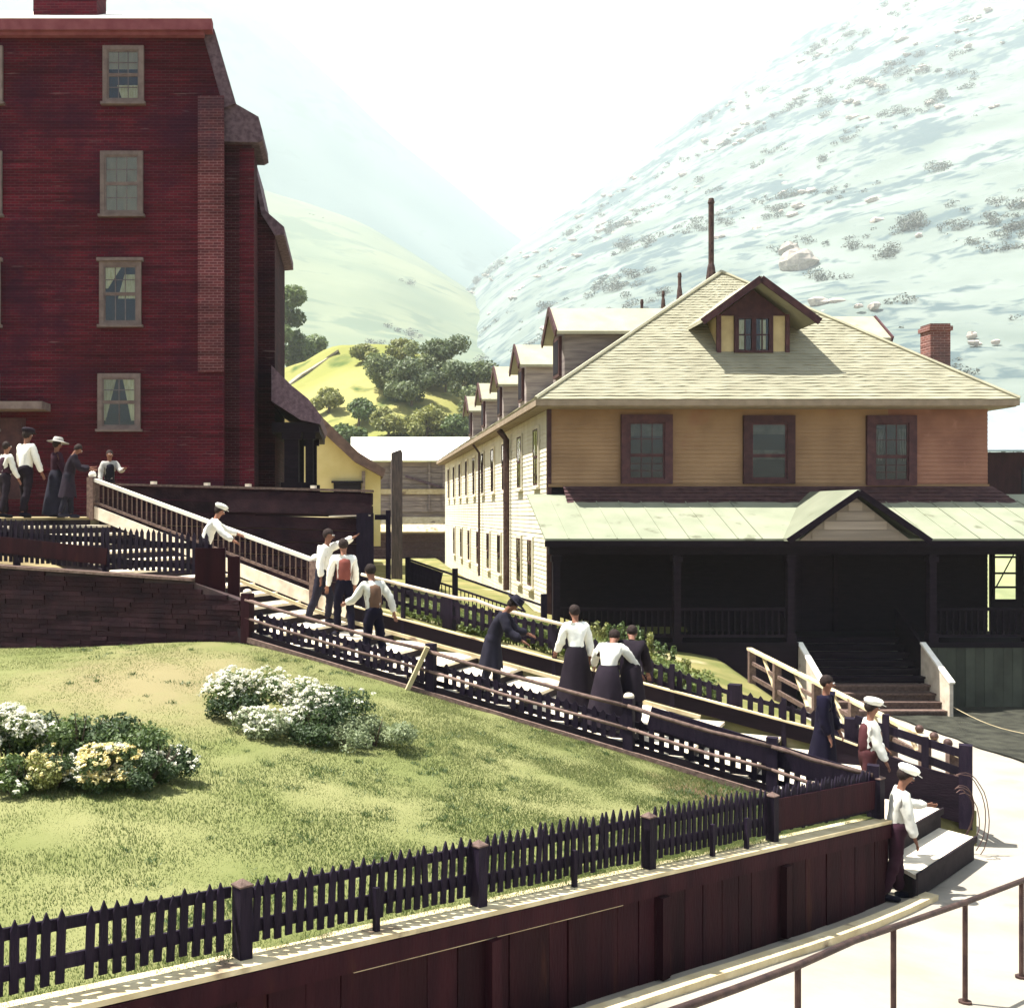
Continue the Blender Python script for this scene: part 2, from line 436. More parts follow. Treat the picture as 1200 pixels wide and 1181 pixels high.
# ------------------------------------------------------------------ key lines of the place
ZT_TAB = [(-0.9, -0.12), (-0.65, -0.12), (0.0, -2.03), (0.9, -3.71), (1.0, -4.05), (1.12, -4.75), (1.16, -4.92), (1.4, -5.0)]
UD = Vector((8.55, -4.75, 0)).normalized()      # down along the stairway
VD = Vector((0.486, 0.874, 0))                  # across it, away from the lawn
SLEN = math.hypot(8.55, 4.75)
def ZT(t): return interp(t, ZT_TAB)
def S(t, w, dz=0.0):
    """point on the stairway: t along (down), w across"""
    return Vector((-1.85 + 8.55 * t + 0.486 * w, 19 - 4.75 * t + 0.874 * w, ZT(t) + dz))
def ZN(t): return -2.17 - 1.87 * t if t > 0 else -2.17 - 1.2 * t
def G(d, dz=0.0, n=0.0):
    """point along the lower garden fence; d metres from the photo's left edge, n towards the path"""
    return Vector((-2.14 + 0.7595 * d + 0.6504 * n, 6.68 + 0.6504 * d - 0.7595 * n, -2.985 - 0.0795 * d + dz))
def t_of(px, w):
    lo, hi = -1.5, 2.0
    for _ in range(50):
        m = (lo + hi) / 2; q = S(m, w)
        if CX + q.x / q.y * F < px: lo = m
        else: hi = m
    return lo
def d_of(px):
    lo, hi = -6.0, 20.0
    for _ in range(50):
        m = (lo + hi) / 2; q = G(m)
        if CX + q.x / q.y * F < px: lo = m
        else: hi = m
    return lo

# ------------------------------------------------------------------ ground and slopes
def grid_patch(name, X, Y, Z, m, kind='structure', label=None, smooth=True):
    r, c = X.shape
    V = np.stack([X.ravel(), Y.ravel(), Z.ravel()], 1)
    i = np.arange(r * c).reshape(r, c)
    Fq = np.stack([i[:-1, :-1].ravel(), i[:-1, 1:].ravel(), i[1:, 1:].ravel(), i[1:, :-1].ravel()], 1)
    o = np_mesh(name, V, Fq, m, smooth=smooth)
    me = o.data
    if me.polygons[len(me.polygons) // 2].normal.z < 0: me.flip_normals()
    return tag(o, label=label, kind=kind)

def fbm(X, Y, s, octv=4, seed=0.0):
    out = np.zeros(X.size)
    for k, (x, y) in enumerate(zip(X.ravel(), Y.ravel())):
        out[k] = noise.fractal(Vector((x * s + seed, y * s - seed, seed * 0.7)), 1.0, 2.0, octv)
    return out.reshape(X.shape)

gx = np.concatenate([np.linspace(-5500, -60, 24), np.linspace(-50, 60, 56), np.linspace(70, 5500, 24)])
gy = np.concatenate([np.linspace(-800, -10, 12), np.linspace(0, 100, 56), np.linspace(110, 5600, 30)])
GX, GY = np.meshgrid(gx, gy)
GZ = -6.6 + 3.3 * np.clip((GY - 58) / 10, 0, 1) + fbm(GX, GY, 0.05) * 0.15
grid_patch('ground', GX, GY, GZ, M_EARTH)

lawn_ctrl = [tuple(G(d, -0.03)) for d in (-4, 0, 3, 6, 9, 11.4)]
lawn_ctrl += [tuple(P(0, 757, 20.5)), tuple(P(140, 754, 19.9)), tuple(P(285, 752, 19.1)), (-12, 21.9, -2.5), (-11, 12, -2.75)]
lawn_ctrl += [(-1.85 + 8.55 * t, 19 - 4.75 * t, ZN(t) - 0.02) for t in (0.1, 0.3, 0.5, 0.7, 0.9)]
lawn_z = tps(lawn_ctrl)
def lawn_pt(u, v):
    a = np.array(G(-5.5 + u * 17.1)[:2])
    bx = np.interp(u, [0, 0.45, 1], [-13, -2.0, 6.62]); by = np.interp(u, [0, 0.45, 1], [22.0, 18.95, 14.38])
    return a[0] + (bx - a[0]) * v, a[1] + (by - a[1]) * v
uu = np.linspace(0, 1, 150); vv = np.linspace(0, 1, 130)
LX = np.zeros((130, 150)); LY = np.zeros((130, 150))
for i, u in enumerate(uu):
    x, y = lawn_pt(u, vv); LX[:, i] = x; LY[:, i] = y
LZ = lawn_z(LX, LY) + fbm(LX, LY, 1.2, 4, 3.0) * 0.022
LZ[0, :] -= 0.06

def lawn_mat():
    m = mat('lawn_soil', (0.13, 0.145, 0.05), (0.19, 0.19, 0.08), scale=0.7, bump=0.35, bscale=30, rough=1.0, wear=((0.25, 0.19, 0.11), 0.28, 0.66))
    nt = m.node_tree; N = nt.nodes; L = nt.links; b = N['Principled BSDF']
    src = b.inputs['Base Color'].links[0].from_socket
    tc = N.new('ShaderNodeTexCoord'); nz = N.new('ShaderNodeTexNoise'); nz.inputs['Scale'].default_value = 2.2; nz.inputs['Detail'].default_value = 8
    L.new(tc.outputs['Object'], nz.inputs['Vector'])
    for (cx, cy, sx, sy) in ((-3.0, 16.4, 2.6, 2.8), (4.75, 14.5, 0.95, 0.85)):      # bare soil
        mp = N.new('ShaderNodeMapping'); mp.inputs['Location'].default_value = (-cx / sx, -cy / sy, 0); mp.inputs['Scale'].default_value = (1 / sx, 1 / sy, 0)
        L.new(tc.outputs['Object'], mp.inputs['Vector'])
        ln = N.new('ShaderNodeVectorMath'); ln.operation = 'LENGTH'; L.new(mp.outputs[0], ln.inputs[0])
        ad = N.new('ShaderNodeMath'); ad.operation = 'ADD'; L.new(ln.outputs['Value'], ad.inputs[0]); L.new(nz.outputs['Fac'], ad.inputs[1])
        mr = N.new('ShaderNodeMapRange'); mr.inputs['From Min'].default_value = 1.55; mr.inputs['From Max'].default_value = 0.75
        L.new(ad.outputs[0], mr.inputs['Value'])
        mx = N.new('ShaderNodeMixRGB'); mx.inputs[2].default_value = (0.185, 0.158, 0.080, 1) if cx < 0 else (0.13, 0.075, 0.05, 1)
        L.new(mr.outputs[0], mx.inputs[0]); L.new(src, mx.inputs[1]); src = mx.outputs[0]
    L.new(src, b.inputs['Base Color'])
    return m
grid_patch('lawn', LX, LY, LZ, lawn_mat())

# grass: blades over the whole lawn
n = 430000
u = nrng.random(n); v = nrng.random(n) ** 1.25
x0 = -2.14 + 0.7595 * (-5.5 + u * 17.1); y0 = 6.68 + 0.6504 * (-5.5 + u * 17.1)
bx = np.interp(u, [0, 0.45, 1], [-13, -2.0, 6.62]); by = np.interp(u, [0, 0.45, 1], [22.0, 18.95, 14.38])
x = x0 + (bx - x0) * v; y = y0 + (by - y0) * v
bd_ = np.exp(-(((x + 2.7) / 1.9) ** 2 + ((y - 16.0) / 2.2) ** 2)) * 0.55 + np.exp(-(((x - 4.75) / 0.65) ** 2 + ((y - 14.5) / 0.6) ** 2))
keep = (x / y > -0.36) & (y > 5.0) & (nrng.random(n) > bd_ * 0.9)
x = x[keep]; y = y[keep]
gz = np.zeros(len(x))
for s in range(0, len(x), 40000): gz[s:s + 40000] = lawn_z(x[s:s + 40000], y[s:s + 40000])
patch = np.sin(x * 2.1 + np.sin(y * 1.7) * 2) * np.sin(y * 2.6 + np.sin(x * 1.3) * 2) * 0.5 + 0.5
h = nrng.uniform(0.007, 0.019, len(x)) * (0.7 + 0.5 * patch)
dry = np.clip((y - 11.5) / 6.0, 0, 1)
bald = np.exp(-(((x + 2.7) / 1.9) ** 2 + ((y - 16.0) / 2.2) ** 2)) + 0.9 * np.exp(-(((x - 5.6) / 0.6) ** 2 + ((y - 14.6) / 0.7) ** 2))
h *= np.clip(1.05 - 0.95 * bald, 0.08, 1)
ang = nrng.uniform(0, 2 * math.pi, len(x)); wd = nrng.uniform(0.0035, 0.0065, len(x))
lx = nrng.normal(0, 0.55, len(x)) * h; ly = nrng.normal(0, 0.55, len(x)) * h
V = np.zeros((len(x), 3, 3))
V[:, 0] = np.stack([x - np.cos(ang) * wd, y - np.sin(ang) * wd, gz - 0.004], 1)
V[:, 1] = np.stack([x + np.cos(ang) * wd, y + np.sin(ang) * wd, gz - 0.004], 1)
V[:, 2] = np.stack([x + lx, y + ly, gz + h + 0.01], 1)
tone = np.clip(nrng.normal(0.45, 0.22, len(x)) + 0.35 * bald + 0.15 * (patch - 0.5) + 0.45 * dry - 0.08, 0, 1)
M_GRASS = leaf_mat('grass_blade', (0.082, 0.126, 0.032), (0.232, 0.250, 0.100), 0.6)
gr = np_mesh('grass', V.reshape(-1, 3), np.arange(len(x) * 3).reshape(-1, 3), M_GRASS, col=np.repeat(tone, 3))
tag(gr, 'short mown grass growing all over the sloping garden lawn', 'grass', kind='stuff')

# lower path and yard
path_ctrl = [(1.79, 10.0, -4.47), (3.36, 11.4, -4.65), (6.85, 14.3, -4.97), (3.19, 8, -4.2), (6.78, 11.3, -4.78), (10.7, 19, -4.88), (13.9, 23, -4.95),
             (12.2, 25.4, -5.0), (24, 14, -5.0), (24, 30, -5.0), (0, 4, -3.9), (-3, 5, -3.9), (8, 4, -4.4), (12, 32, -5.0)]
path_z = tps(path_ctrl)
px_, py_ = np.meshgrid(np.linspace(-6, 45, 140), np.linspace(-2, 60, 140))
PZ = path_z(px_, py_); PZ = np.clip(PZ, -5.3, -3.6) + fbm(px_, py_, 0.9, 4, 9.0) * 0.015
under = (px_ < 5.5) & (py_ > 30)
PZ = np.where(under, -5.6, PZ)
grid_patch('path', px_, py_, PZ, M_PATH)

# dark ground sheet right of the steps and the sunny slope behind the house end
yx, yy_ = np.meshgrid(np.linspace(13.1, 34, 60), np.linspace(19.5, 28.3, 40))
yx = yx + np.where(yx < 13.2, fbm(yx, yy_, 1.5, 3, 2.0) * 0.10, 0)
grid_patch('yard', yx, yy_, np.clip(path_z(yx, yy_), -5.3, -3.6) + 0.035 + fbm(yx, yy_, 2.0, 4, 1.0) * 0.02, mat('dark_ground', (0.020, 0.020, 0.016), (0.045, 0.045, 0.034), scale=3, bump=0.9, bscale=18, rough=1.0))
sx_, sy_ = np.meshgrid(np.linspace(18.2, 70, 40), np.linspace(35, 56, 30))
grid_patch('slope', sx_, sy_, -5.0 + 5.75 * np.clip((sy_ - 35) / 18, 0, 1) + fbm(sx_, sy_, 0.4, 4, 6.0) * 0.2, mat('sunny_turf', (0.16, 0.18, 0.09), (0.24, 0.25, 0.13), scale=0.8, bump=0.5))

# grassy bank between the stairway and the boarding house
bank_ctrl = [tuple(S(t, 3.15, 0.30)) for t in (-0.05, 0.1, 0.3, 0.5)] + [tuple(S(t, 3.15, 0.16)) for t in (0.7, 0.9, 1.05)]
bank_ctrl += [(5.3, 31, -2.72), (5.2, 40, -2.72), (5.0, 66, -2.8), (1.5, 66, -2.9), (1.0, 40, -2.6), (2, 26, -2.5), (4.9, 28.2, -3.0), (6.5, 28.0, -3.35), (9.0, 27.6, -3.75),
              (9.1, 24, -4.1), (9.1, 20, -4.35), (8.9, 17.3, -4.5), (0.5, 27, -2.2), (6.0, 25.0, -3.15), (3.5, 25, -2.75)]
bank_z = tps(bank_ctrl)
BX, BY = [], []
for q in np.linspace(0, 1, 70):
    X_ = 0.2 + q * 9.0
    t_ = (X_ + 1.85 - 0.486 * 3.13) / 8.55
    yf = 19 - 4.75 * t_ + 0.874 * 3.13
    col_y = yf + (68 - yf) * (np.linspace(0, 1, 90) ** 1.8)
    BX.append(np.full(90, X_)); BY.append(col_y)
BX = np.array(BX).T; BY = np.array(BY).T
BZ = bank_z(BX, BY) + fbm(BX, BY, 1.0, 4, 5.0) * 0.03
BZ = np.where((BX > 5.0) & (BY > 30.5), -3.2, BZ)
BX = np.hstack([BX[:, :1], BX, BX[:, -1:]]); BY = np.hstack([BY[:, :1], BY, BY[:, -1:]]); BZ = np.hstack([BZ[:, :1] - 3, BZ, BZ[:, -1:] - 2.5])
BX = np.vstack([BX[:1], BX]); BY = np.vstack([BY[:1], BY]); BZ = np.vstack([BZ[:1] - 2.0, BZ])
M_BANK = mat('bank_turf', (0.13, 0.14, 0.045), (0.24, 0.21, 0.085), scale=0.9, bump=0.7, bscale=14, rough=1.0, wear=((0.30, 0.25, 0.14), 0.6, 0.57))
grid_patch('bank', BX, BY, BZ, M_BANK)

# upper terrace in front of the brick building
tb = MB()
top = [(-40, 21.6), (-7.45, 22.15), (-5.93, 24.78), (-6.1, 26.4), (0.35, 24.35), (0.35, 64), (-40, 64)]
tb.prism([(a, b, -0.12) for a, b in top], (0, 0, -3.2))
tag(tb.build('terrace', M_EARTH), kind='structure')

# hills
def hill(name, ridge, Yr, Y0, z0, m, amp, ns, seed, cols=150, rows=56, back=1.35, shape=1.0, spread=0.8):
    rx = np.array([(p[0] - CX) * Yr / F for p in ridge]); rz = np.array([(CY - p[1]) * Yr / F for p in ridge])
    Xc = np.linspace(rx[0], rx[-1], cols); Zc = np.interp(Xc, rx, rz)
    k = np.ones(5) / 5; Zc = np.convolve(np.pad(Zc, 2, 'edge'), k, 'valid')
    X, Y, Z = [], [], []
    for j in range(rows + 14):
        if j < rows:
            v = j / (rows - 1); Yv = Y0 + (Yr - Y0) * v; zz = z0 + (Zc - z0) * (v ** shape)
        else:
            v = (j - rows + 1) / 14; Yv = Yr + (back - 1) * Yr * v; zz = Zc + (z0 - Zc) * v ** 1.5; v = 1.0
        X.append(Xc * (spread + (1 - spread) * v)); Y.append(np.full(cols, Yv)); Z.append(zz)
    X = np.array(X); Y = np.array(Y); Z = np.array(Z)
    Z = Z + fbm(X, Y, ns, 6, seed) * amp * np.clip((Y - Y0) / (Yr - Y0) * 4, 0, 1)
    grid_patch(name, X, Y, Z, m)
    return X, Y, Z
HR = hill('mountain', [(420, 470), (500, 400), (560, 318), (640, 262), (700, 222), (850, 108), (1000, 0), (1200, -140), (1500, -300), (2200, -420)], 2000, 290, -4, M_MOUNT, 7.0, 0.006, 2.3, cols=200, rows=90)
HL = hill('mountain', [(-1500, -300), (-700, -300), (-150, -180), (150, -90), (330, 40), (450, 150), (560, 240), (640, 300), (760, 380), (900, 480)], 3600, 1800, 0, M_MOUNT3, 18.0, 0.0022, 7.7, cols=150, rows=60)
HS = hill('mountain', [(-900, -50), (-300, 60), (100, 150), (320, 225), (430, 262), (540, 330), (620, 392), (700, 450), (800, 520)], 2200, 600, -2, M_MOUNT2, 14.0, 0.003, 4.1, cols=140, rows=60)
HM = hill('hill', [(-700, 330), (-200, 360), (150, 420), (300, 440), (345, 438), (390, 408), (440, 404), (500, 412), (545, 432), (575, 470), (620, 520), (700, 570), (800, 600)], 250, 150, -4, M_MOUND, 2.4, 0.03, 1.1, cols=140, rows=50)

# ------------------------------------------------------------------ building helpers
VX, VY, VZ = Vector((1, 0, 0)), Vector((0, 1, 0)), Vector((0, 0, 1))
def window(parent, o, r, n, w, h, frame, cas=0.11, rows=(2, 2), colsn=2, cover=None, sill=True, hood=False, name='window', split=0.5, proud=0.09, sash=None, dim=False):
    """sash window: casing (part) > room, sash, pane and blind or curtain; o lower left corner of the casing"""
    o = Vector(o); r = Vector(r); n = Vector(n); u = VZ
    def bx(mb, a0, a1, b0, b1, c0, c1):
        mb.frame(o + r * ((a0 + a1) / 2) + u * ((b0 + b1) / 2) + n * ((c0 + c1) / 2), r * ((a1 - a0) / 2), u * ((b1 - b0) / 2), n * ((c1 - c0) / 2))
    m = MB()
    bx(m, 0, cas, 0, h, 0, proud); bx(m, w - cas, w, 0, h, 0, proud)
    bx(m, cas, w - cas, h - cas, h, 0, proud); bx(m, cas, w - cas, 0, cas * 0.6, 0, proud)
    if sill: bx(m, -0.05, w + 0.05, -0.07, -0.002, -0.01, proud + 0.06)
    if hood: bx(m, -0.06, w + 0.06, h + 0.002, h + 0.09, -0.01, proud + 0.07)
    win = m.build(name, frame, parent)
    m = MB(); bx(m, cas, w - cas, cas * 0.6, h - cas, 0.006, 0.012); m.build('room', M_INTERIOR, win)
    iw0, iw1, ih0, ih1 = cas, w - cas, cas * 0.6, h - cas
    mid = ih0 + (ih1 - ih0) * split
    m = MB(); s = 0.045
    for (z0, z1, nr) in ((ih0, mid, rows[0]), (mid, ih1, rows[1])):
        dd = 0.045 if z0 == ih0 else 0.055
        bx(m, iw0, iw0 + s, z0, z1, dd - 0.012, dd + 0.012); bx(m, iw1 - s, iw1, z0, z1, dd - 0.012, dd + 0.012)
        bx(m, iw0 + s, iw1 - s, z0, z0 + s, dd - 0.012, dd + 0.012); bx(m, iw0 + s, iw1 - s, z1 - s, z1, dd - 0.012, dd + 0.012)
        for i in range(1, colsn):
            a = iw0 + s + (iw1 - iw0 - 2 * s) * i / colsn
            bx(m, a - 0.011, a + 0.011, z0 + s, z1 - s, dd - 0.008, dd + 0.008)
        for j in range(1, nr):
            b_ = z0 + s + (z1 - z0 - 2 * s) * j / nr
            for i in range(colsn):
                a0 = iw0 + s + (iw1 - iw0 - 2 * s) * i / colsn + 0.012; a1 = iw0 + s + (iw1 - iw0 - 2 * s) * (i + 1) / colsn - 0.012
                bx(m, a0, a1, b_ - 0.011, b_ + 0.011, dd - 0.008, dd + 0.008)
    m.build('sash', sash or frame, win)
    for z0, z1, dd in ((ih0, mid, 0.040), (mid, ih1, 0.050)):
        m = MB(); bx(m, iw0 + s * 0.5, iw1 - s * 0.5, z0 + s * 0.5, z1 - s * 0.5, dd, dd + 0.003); m.build('pane', glass_mat(), win)
    for c in cover or ():
        kind, x0, x1, z0, z1 = c[:5]
        m = MB(); nn = 9
        a0, a1 = iw0 + (iw1 - iw0) * x0, iw0 + (iw1 - iw0) * x1
        if kind == 'drape':      # gathered, drawn to one side lower down
            b0, b1 = iw0 + (iw1 - iw0) * c[5], iw0 + (iw1 - iw0) * c[6]
        else: b0, b1 = a0, a1
        vs = []
        for j in range(7):
            q = j / 6; zz = ih0 + (ih1 - ih0) * (z1 + (z0 - z1) * q)
            for i in range(nn):
                p = i / (nn - 1)
                xx = (a0 + (b0 - a0) * q) * (1 - p) + (a1 + (b1 - a1) * q) * p
                dd = 0.024 + (0.008 * math.sin(i * 2.4) if kind == 'drape' else 0.0)
                vs.append(o + r * xx + u * zz + n * dd)
        fs = [(j * nn + i, j * nn + i + 1, (j + 1) * nn + i + 1, (j + 1) * nn + i) for j in range(6) for i in range(nn - 1)]
        m.add(vs, fs)
        m.build('curtain' if kind == 'drape' else 'blind', M_DIM if dim else (M_CURTAIN if kind == 'drape' else M_BLIND), win)
    return win

def siding(name, o, r, n, w, h, course, m, parent, lap=0.022):
    o = Vector(o); r = Vector(r); n = Vector(n)
    mb = MB(); k = max(1, round(h / course)); c = h / k
    for i in range(k):
        z0 = VZ * (c * i); z1 = VZ * (c * (i + 1))
        j = rng.uniform(-0.004, 0.004)
        a, b_ = o + z0 + n * (lap + j), o + r * w + z0 + n * (lap + rng.uniform(-0.004, 0.004))
        mb.add([a, b_, o + r * w + z1 + n * 0.002, o + z1 + n * 0.002, o + z0, o + r * w + z0], [(0, 1, 2, 3), (4, 5, 1, 0)])
    return mb.build(name, m, parent)

def courses(mb, e0, e1, r0, r1, n, lift, jit=0.0, seg=24, thick=0.0):
    """overlapping shingle courses on a roof plane from eave e0-e1 to ridge r0-r1"""
    e0, e1, r0, r1 = (Vector(a) for a in (e0, e1, r0, r1))
    nor = (e1 - e0).cross(r0 - e0 if (r0 - e0).length > 0.01 else r1 - e0).normalized()
    if nor.z < 0: nor = -nor
    for i in range(n):
        a, b_ = i / n, (i + 1) / n
        A0, A1 = e0.lerp(r0, a), e1.lerp(r1, a); B0, B1 = e0.lerp(r0, b_), e1.lerp(r1, b_)
        vs = []; fs = []
        for s in range(seg + 1):
            q = s / seg; lo = A0.lerp(A1, q); hi = B0.lerp(B1, q)
            d = (hi - lo) * (rng.uniform(-jit, jit) if 0 < s < seg and i > 0 else 0)
            L_ = lift * (1 + (rng.uniform(-0.5, 0.9) if jit else 0))
            vs += [lo + d - nor * 0.01, lo + d + nor * L_, hi + nor * 0.004]
        for s in range(seg):
            k = s * 3
            fs += [(k, k + 3, k + 4, k + 1), (k + 1, k + 4, k + 5, k + 2)]
        mb.add(vs, fs)

# ------------------------------------------------------------------ brick building
bb = empty('brick_building', P(150, 600, 31), 'tall four-storey dark red brick building with mansard roof edge', 'building')
YA = 30.0
def A(px, py, Y=YA): return P(px, py, Y)
m = MB()
prof = [(-300, 606), (262, 606), (262, 127), (238, 40), (-300, 40)]
m.prism([A(*q) for q in prof], (0, 6.5, 0))
m.build('wall', M_BRICK, bb)
m = MB(); a, b_ = A(232, 436, YA - 0.06), A(262.5, 128, YA - 0.06)
m.box(a.x, b_.x, YA - 0.09, YA - 0.003, a.z, b_.z + 0.35)
m.build('pilaster', M_BRICK2, bb)
m = MB(); a, b_ = A(-300, 41), A(250, 28)
m.box(a.x, b_.x, YA - 0.32, YA - 0.004, a.z, b_.z); m.box(a.x, A(240, 46).x, YA - 0.2, YA - 0.004, A(0, 45).z, a.z - 0.003)
m.build('cornice', M_TRIM, bb)
m = MB()
m.prism([A(238, 42), A(251, 34), A(276, 121), A(262, 127)], (0, 5.5, 0))
m.build('mansard', M_SLATE, bb)
m = MB(); x0, x1 = A(-300, 0).x, A(249, 0).x
za, zb = A(0, 27).z, A(0, 27).z + 2.2
m.add([(x0, YA - 0.3, za), (x1, YA - 0.3, za), (x1 - 0.9, YA + 4.2, zb), (x0, YA + 4.2, zb), (x0, YA - 0.3, za - 0.06), (x1, YA - 0.3, za - 0.06), (x1, YA + 6, za - 0.06), (x0, YA + 6, za - 0.06)],
      [(0, 1, 2, 3), (4, 5, 1, 0), (5, 6, 2, 1), (6, 7, 3, 2), (7, 4, 0, 3)])
rf = m.build('roof', M_WHITE, bb)
m = MB(); a, b_ = P(46, 24, 32), P(119, -40, 32)
m.box(a.x, b_.x, 31.4, 32.6, a.z - 0.6, b_.z); m.box(a.x - 0.08, b_.x + 0.08, 31.32, 32.68, b_.z - 0.35, b_.z - 0.1)
m.build('chimney', M_BRICK, rf)
# second bay, eave and wall set back a little
YB_ = 30.35
m = MB()
m.prism([A(258, 606, YB_), A(297, 606, YB_), A(295, 160, YB_), A(258, 150, YB_)], (0, 1.7, 0))
m.build('wall', M_DARKBRICK, bb)
m = MB()
m.prism([A(262, 128, YB_ - 0.25), A(275, 121, YB_ - 0.25), A(303, 137, YB_ - 0.25), A(307, 152, YB_ - 0.25), A(308, 164, YB_ - 0.25), A(303, 167, YB_ - 0.25), A(262, 166, YB_ - 0.25)], (0, 2.0, 0))
m.build('eave', M_SLATE, bb)
YC = 32.2
m = MB()
m.prism([A(285, 606, YC), A(322, 606, YC), A(322, 268, YC), A(309, 250, YC), A(290, 165, YC), A(270, 165, YC)], (0, 4.5, 0))
m.build('wall', M_DARKBRICK, bb)
m = MB()
m.prism([A(290, 160, YC - 0.15), A(293, 166, YC - 0.15), A(311, 247, YC - 0.15), A(333, 266, YC - 0.15), A(333, 275, YC - 0.15), A(322, 276, YC - 0.15), A(306, 250, YC - 0.15)], (0, 4.7, 0))
m.build('eave', M_SLATE, bb)
m = MB(); a, b_ = A(281, 606, YB_), A(299, 175, YB_)
m.box(a.x, b_.x - 0.02, YB_ - 0.07, YB_ - 0.003, a.z, b_.z)
m.build('pilaster', M_BRICK, bb)
# side porch
YP = 31.0
m = MB()
m.prism([A(318, 428, YP), A(326, 436, YP), A(342, 452, YP), A(361, 467, YP), A(377, 488, YP), A(375, 497, YP), A(352, 492, YP), A(318, 470, YP)], (0, 6, 0))
pr = m.build('porch_roof', M_SLATE, bb)
m = MB(); m.box(A(318, 0, YP).x, A(374, 0, YP).x, YP + 0.1, YP + 5.8, A(0, 506, YP).z, A(0, 494, YP).z - 0.01); m.build('porch_beam', M_DARKWOOD, bb)
m = MB(); m.box(A(300, 0, YP).x, A(374, 0, YP).x, YP, YP + 6, A(0, 606, YP).z, A(0, 585, YP).z); m.build('porch_floor', M_DARKWOOD, bb)
for px_c, wd_ in ((362, 9), (341, 17)):
    for dy in (0.2, 3.2):
        a, b_ = A(px_c - wd_ / 2, 585, YP), A(px_c + wd_ / 2, 506, YP)
        m = MB(); m.box(a.x, b_.x, YP + dy, YP + dy + (b_.x - a.x), a.z, b_.z)
        m.box(a.x - 0.09, b_.x + 0.09, YP + dy - 0.09, YP + dy + (b_.x - a.x) + 0.09, a.z + 0.002, A(0, 565, YP).z)
        m.box(a.x - 0.07, b_.x + 0.07, YP + dy - 0.07, YP + dy + (b_.x - a.x) + 0.07, A(0, 514, YP).z, b_.z - 0.002)
        m.build('porch_post', M_DARKWOOD, bb)
# windows
def bwin(x0, x1, y0, y1, **k):
    a, b_ = A(x0, y1), A(x1, y0)
    return window(bb, (a.x, YA - 0.001, a.z), VX, -VY, b_.x - a.x, b_.z - a.z, M_WINFRAME, cas=0.12, **k)
for dx in (0, -165):
    bwin(121 + dx, 169 + dx, 55, 121, rows=(2, 2), colsn=3, cover=[('blind', 0.0, 1.0, 0.62, 1.0), ('drape', 0.30, 1.0, 0.02, 0.30, 0.45, 1.0)])
    bwin(118 + dx, 168 + dx, 178, 252, rows=(2, 2), colsn=3, cover=[('blind', 0.02, 0.98, 0.0, 1.0)])
    bwin(117 + dx, 166 + dx, 307, 381, rows=(1, 2), colsn=3, hood=True, cover=[('drape', 0.0, 0.55, 0.60, 1.0, 0.0, 0.12), ('drape', 0.62, 1.0, 0.42, 0.85, 0.42, 1.0)])
    bwin(115 + dx, 165 + dx, 438, 503, rows=(1, 2), colsn=2, cover=[('drape', 0.0, 0.42, 0.12, 1.0, 0.0, 0.10), ('drape', 0.60, 1.0, 0.12, 1.0, 0.85, 1.0)])
m = MB(); a, b_ = A(-60, 480, 29.4), A(52, 471, 29.4)
m.prism([Vector((a.x, 29.2, a.z)), Vector((b_.x, 29.2, a.z)), Vector((b_.x, 29.2, b_.z)), Vector((a.x, 29.2, b_.z))], (0, 0.79, 0)); m.build('door_hood', M_WINFRAME, bb)
m = MB(); a, b_ = A(-30, 585), A(30, 490)
m.box(a.x, b_.x, YA - 0.05, YA - 0.004, a.z, b_.z); m.box(a.x + 0.1, b_.x - 0.1, YA - 0.07, YA - 0.052, a.z + 0.1, b_.z - 0.1); m.build('door', M_BROWNFRAME, bb)

# ------------------------------------------------------------------ boarding house
XL, XR, YF, YK = 5.37, 17.65, 31.0, 66.6
EX0, EX1, EY0, EY1, EZ = 4.90, 18.08, 30.2, 67.4, 3.07
RX, RY0, RY1, RZ = 11.5, 34.9, 62.7, 7.52
hs = empty('boarding_house', (RX, YF, -3.3), 'long two-storey wooden house with hipped roof, dormers and front porch', 'house')
m = MB(); m.box(XL + 0.02, XR - 0.02, YF + 0.02, YK, -5.2, 2.98); m.build('wall', M_CREAM, hs)
siding('siding', (XL, YF, 0.70), VX, -VY, 9.5, 2.32, 0.115, M_BUFF, hs)
siding('siding', (XL + 9.5, YF, 0.70), VX, -VY, XR - XL - 9.5, 2.32, 0.115, M_BUFF_RED, hs)
siding('siding', (XL, YF, -3.6), VX, -VY, XR - XL, 4.3, 0.13, M_DARKWOOD, hs)  # wall under the porch roof, its shade painted in by near-black wood
siding('siding', (XL, YK, -3.2), -VY, -VX, YK - YF, 6.2, 0.13, M_CREAM, hs, lap=0.014)
m = MB(); m.box(XL - 0.03, XL + 0.09, YF - 0.035, YF + 0.09, -3.2, 2.95); m.build('corner_board', M_BROWNFRAME, hs)
m = MB(); m.box(XL, XR + 0.02, YF - 0.06, YF - 0.024, 0.70, 0.78); m.build('belt_board', M_BUFF, hs)
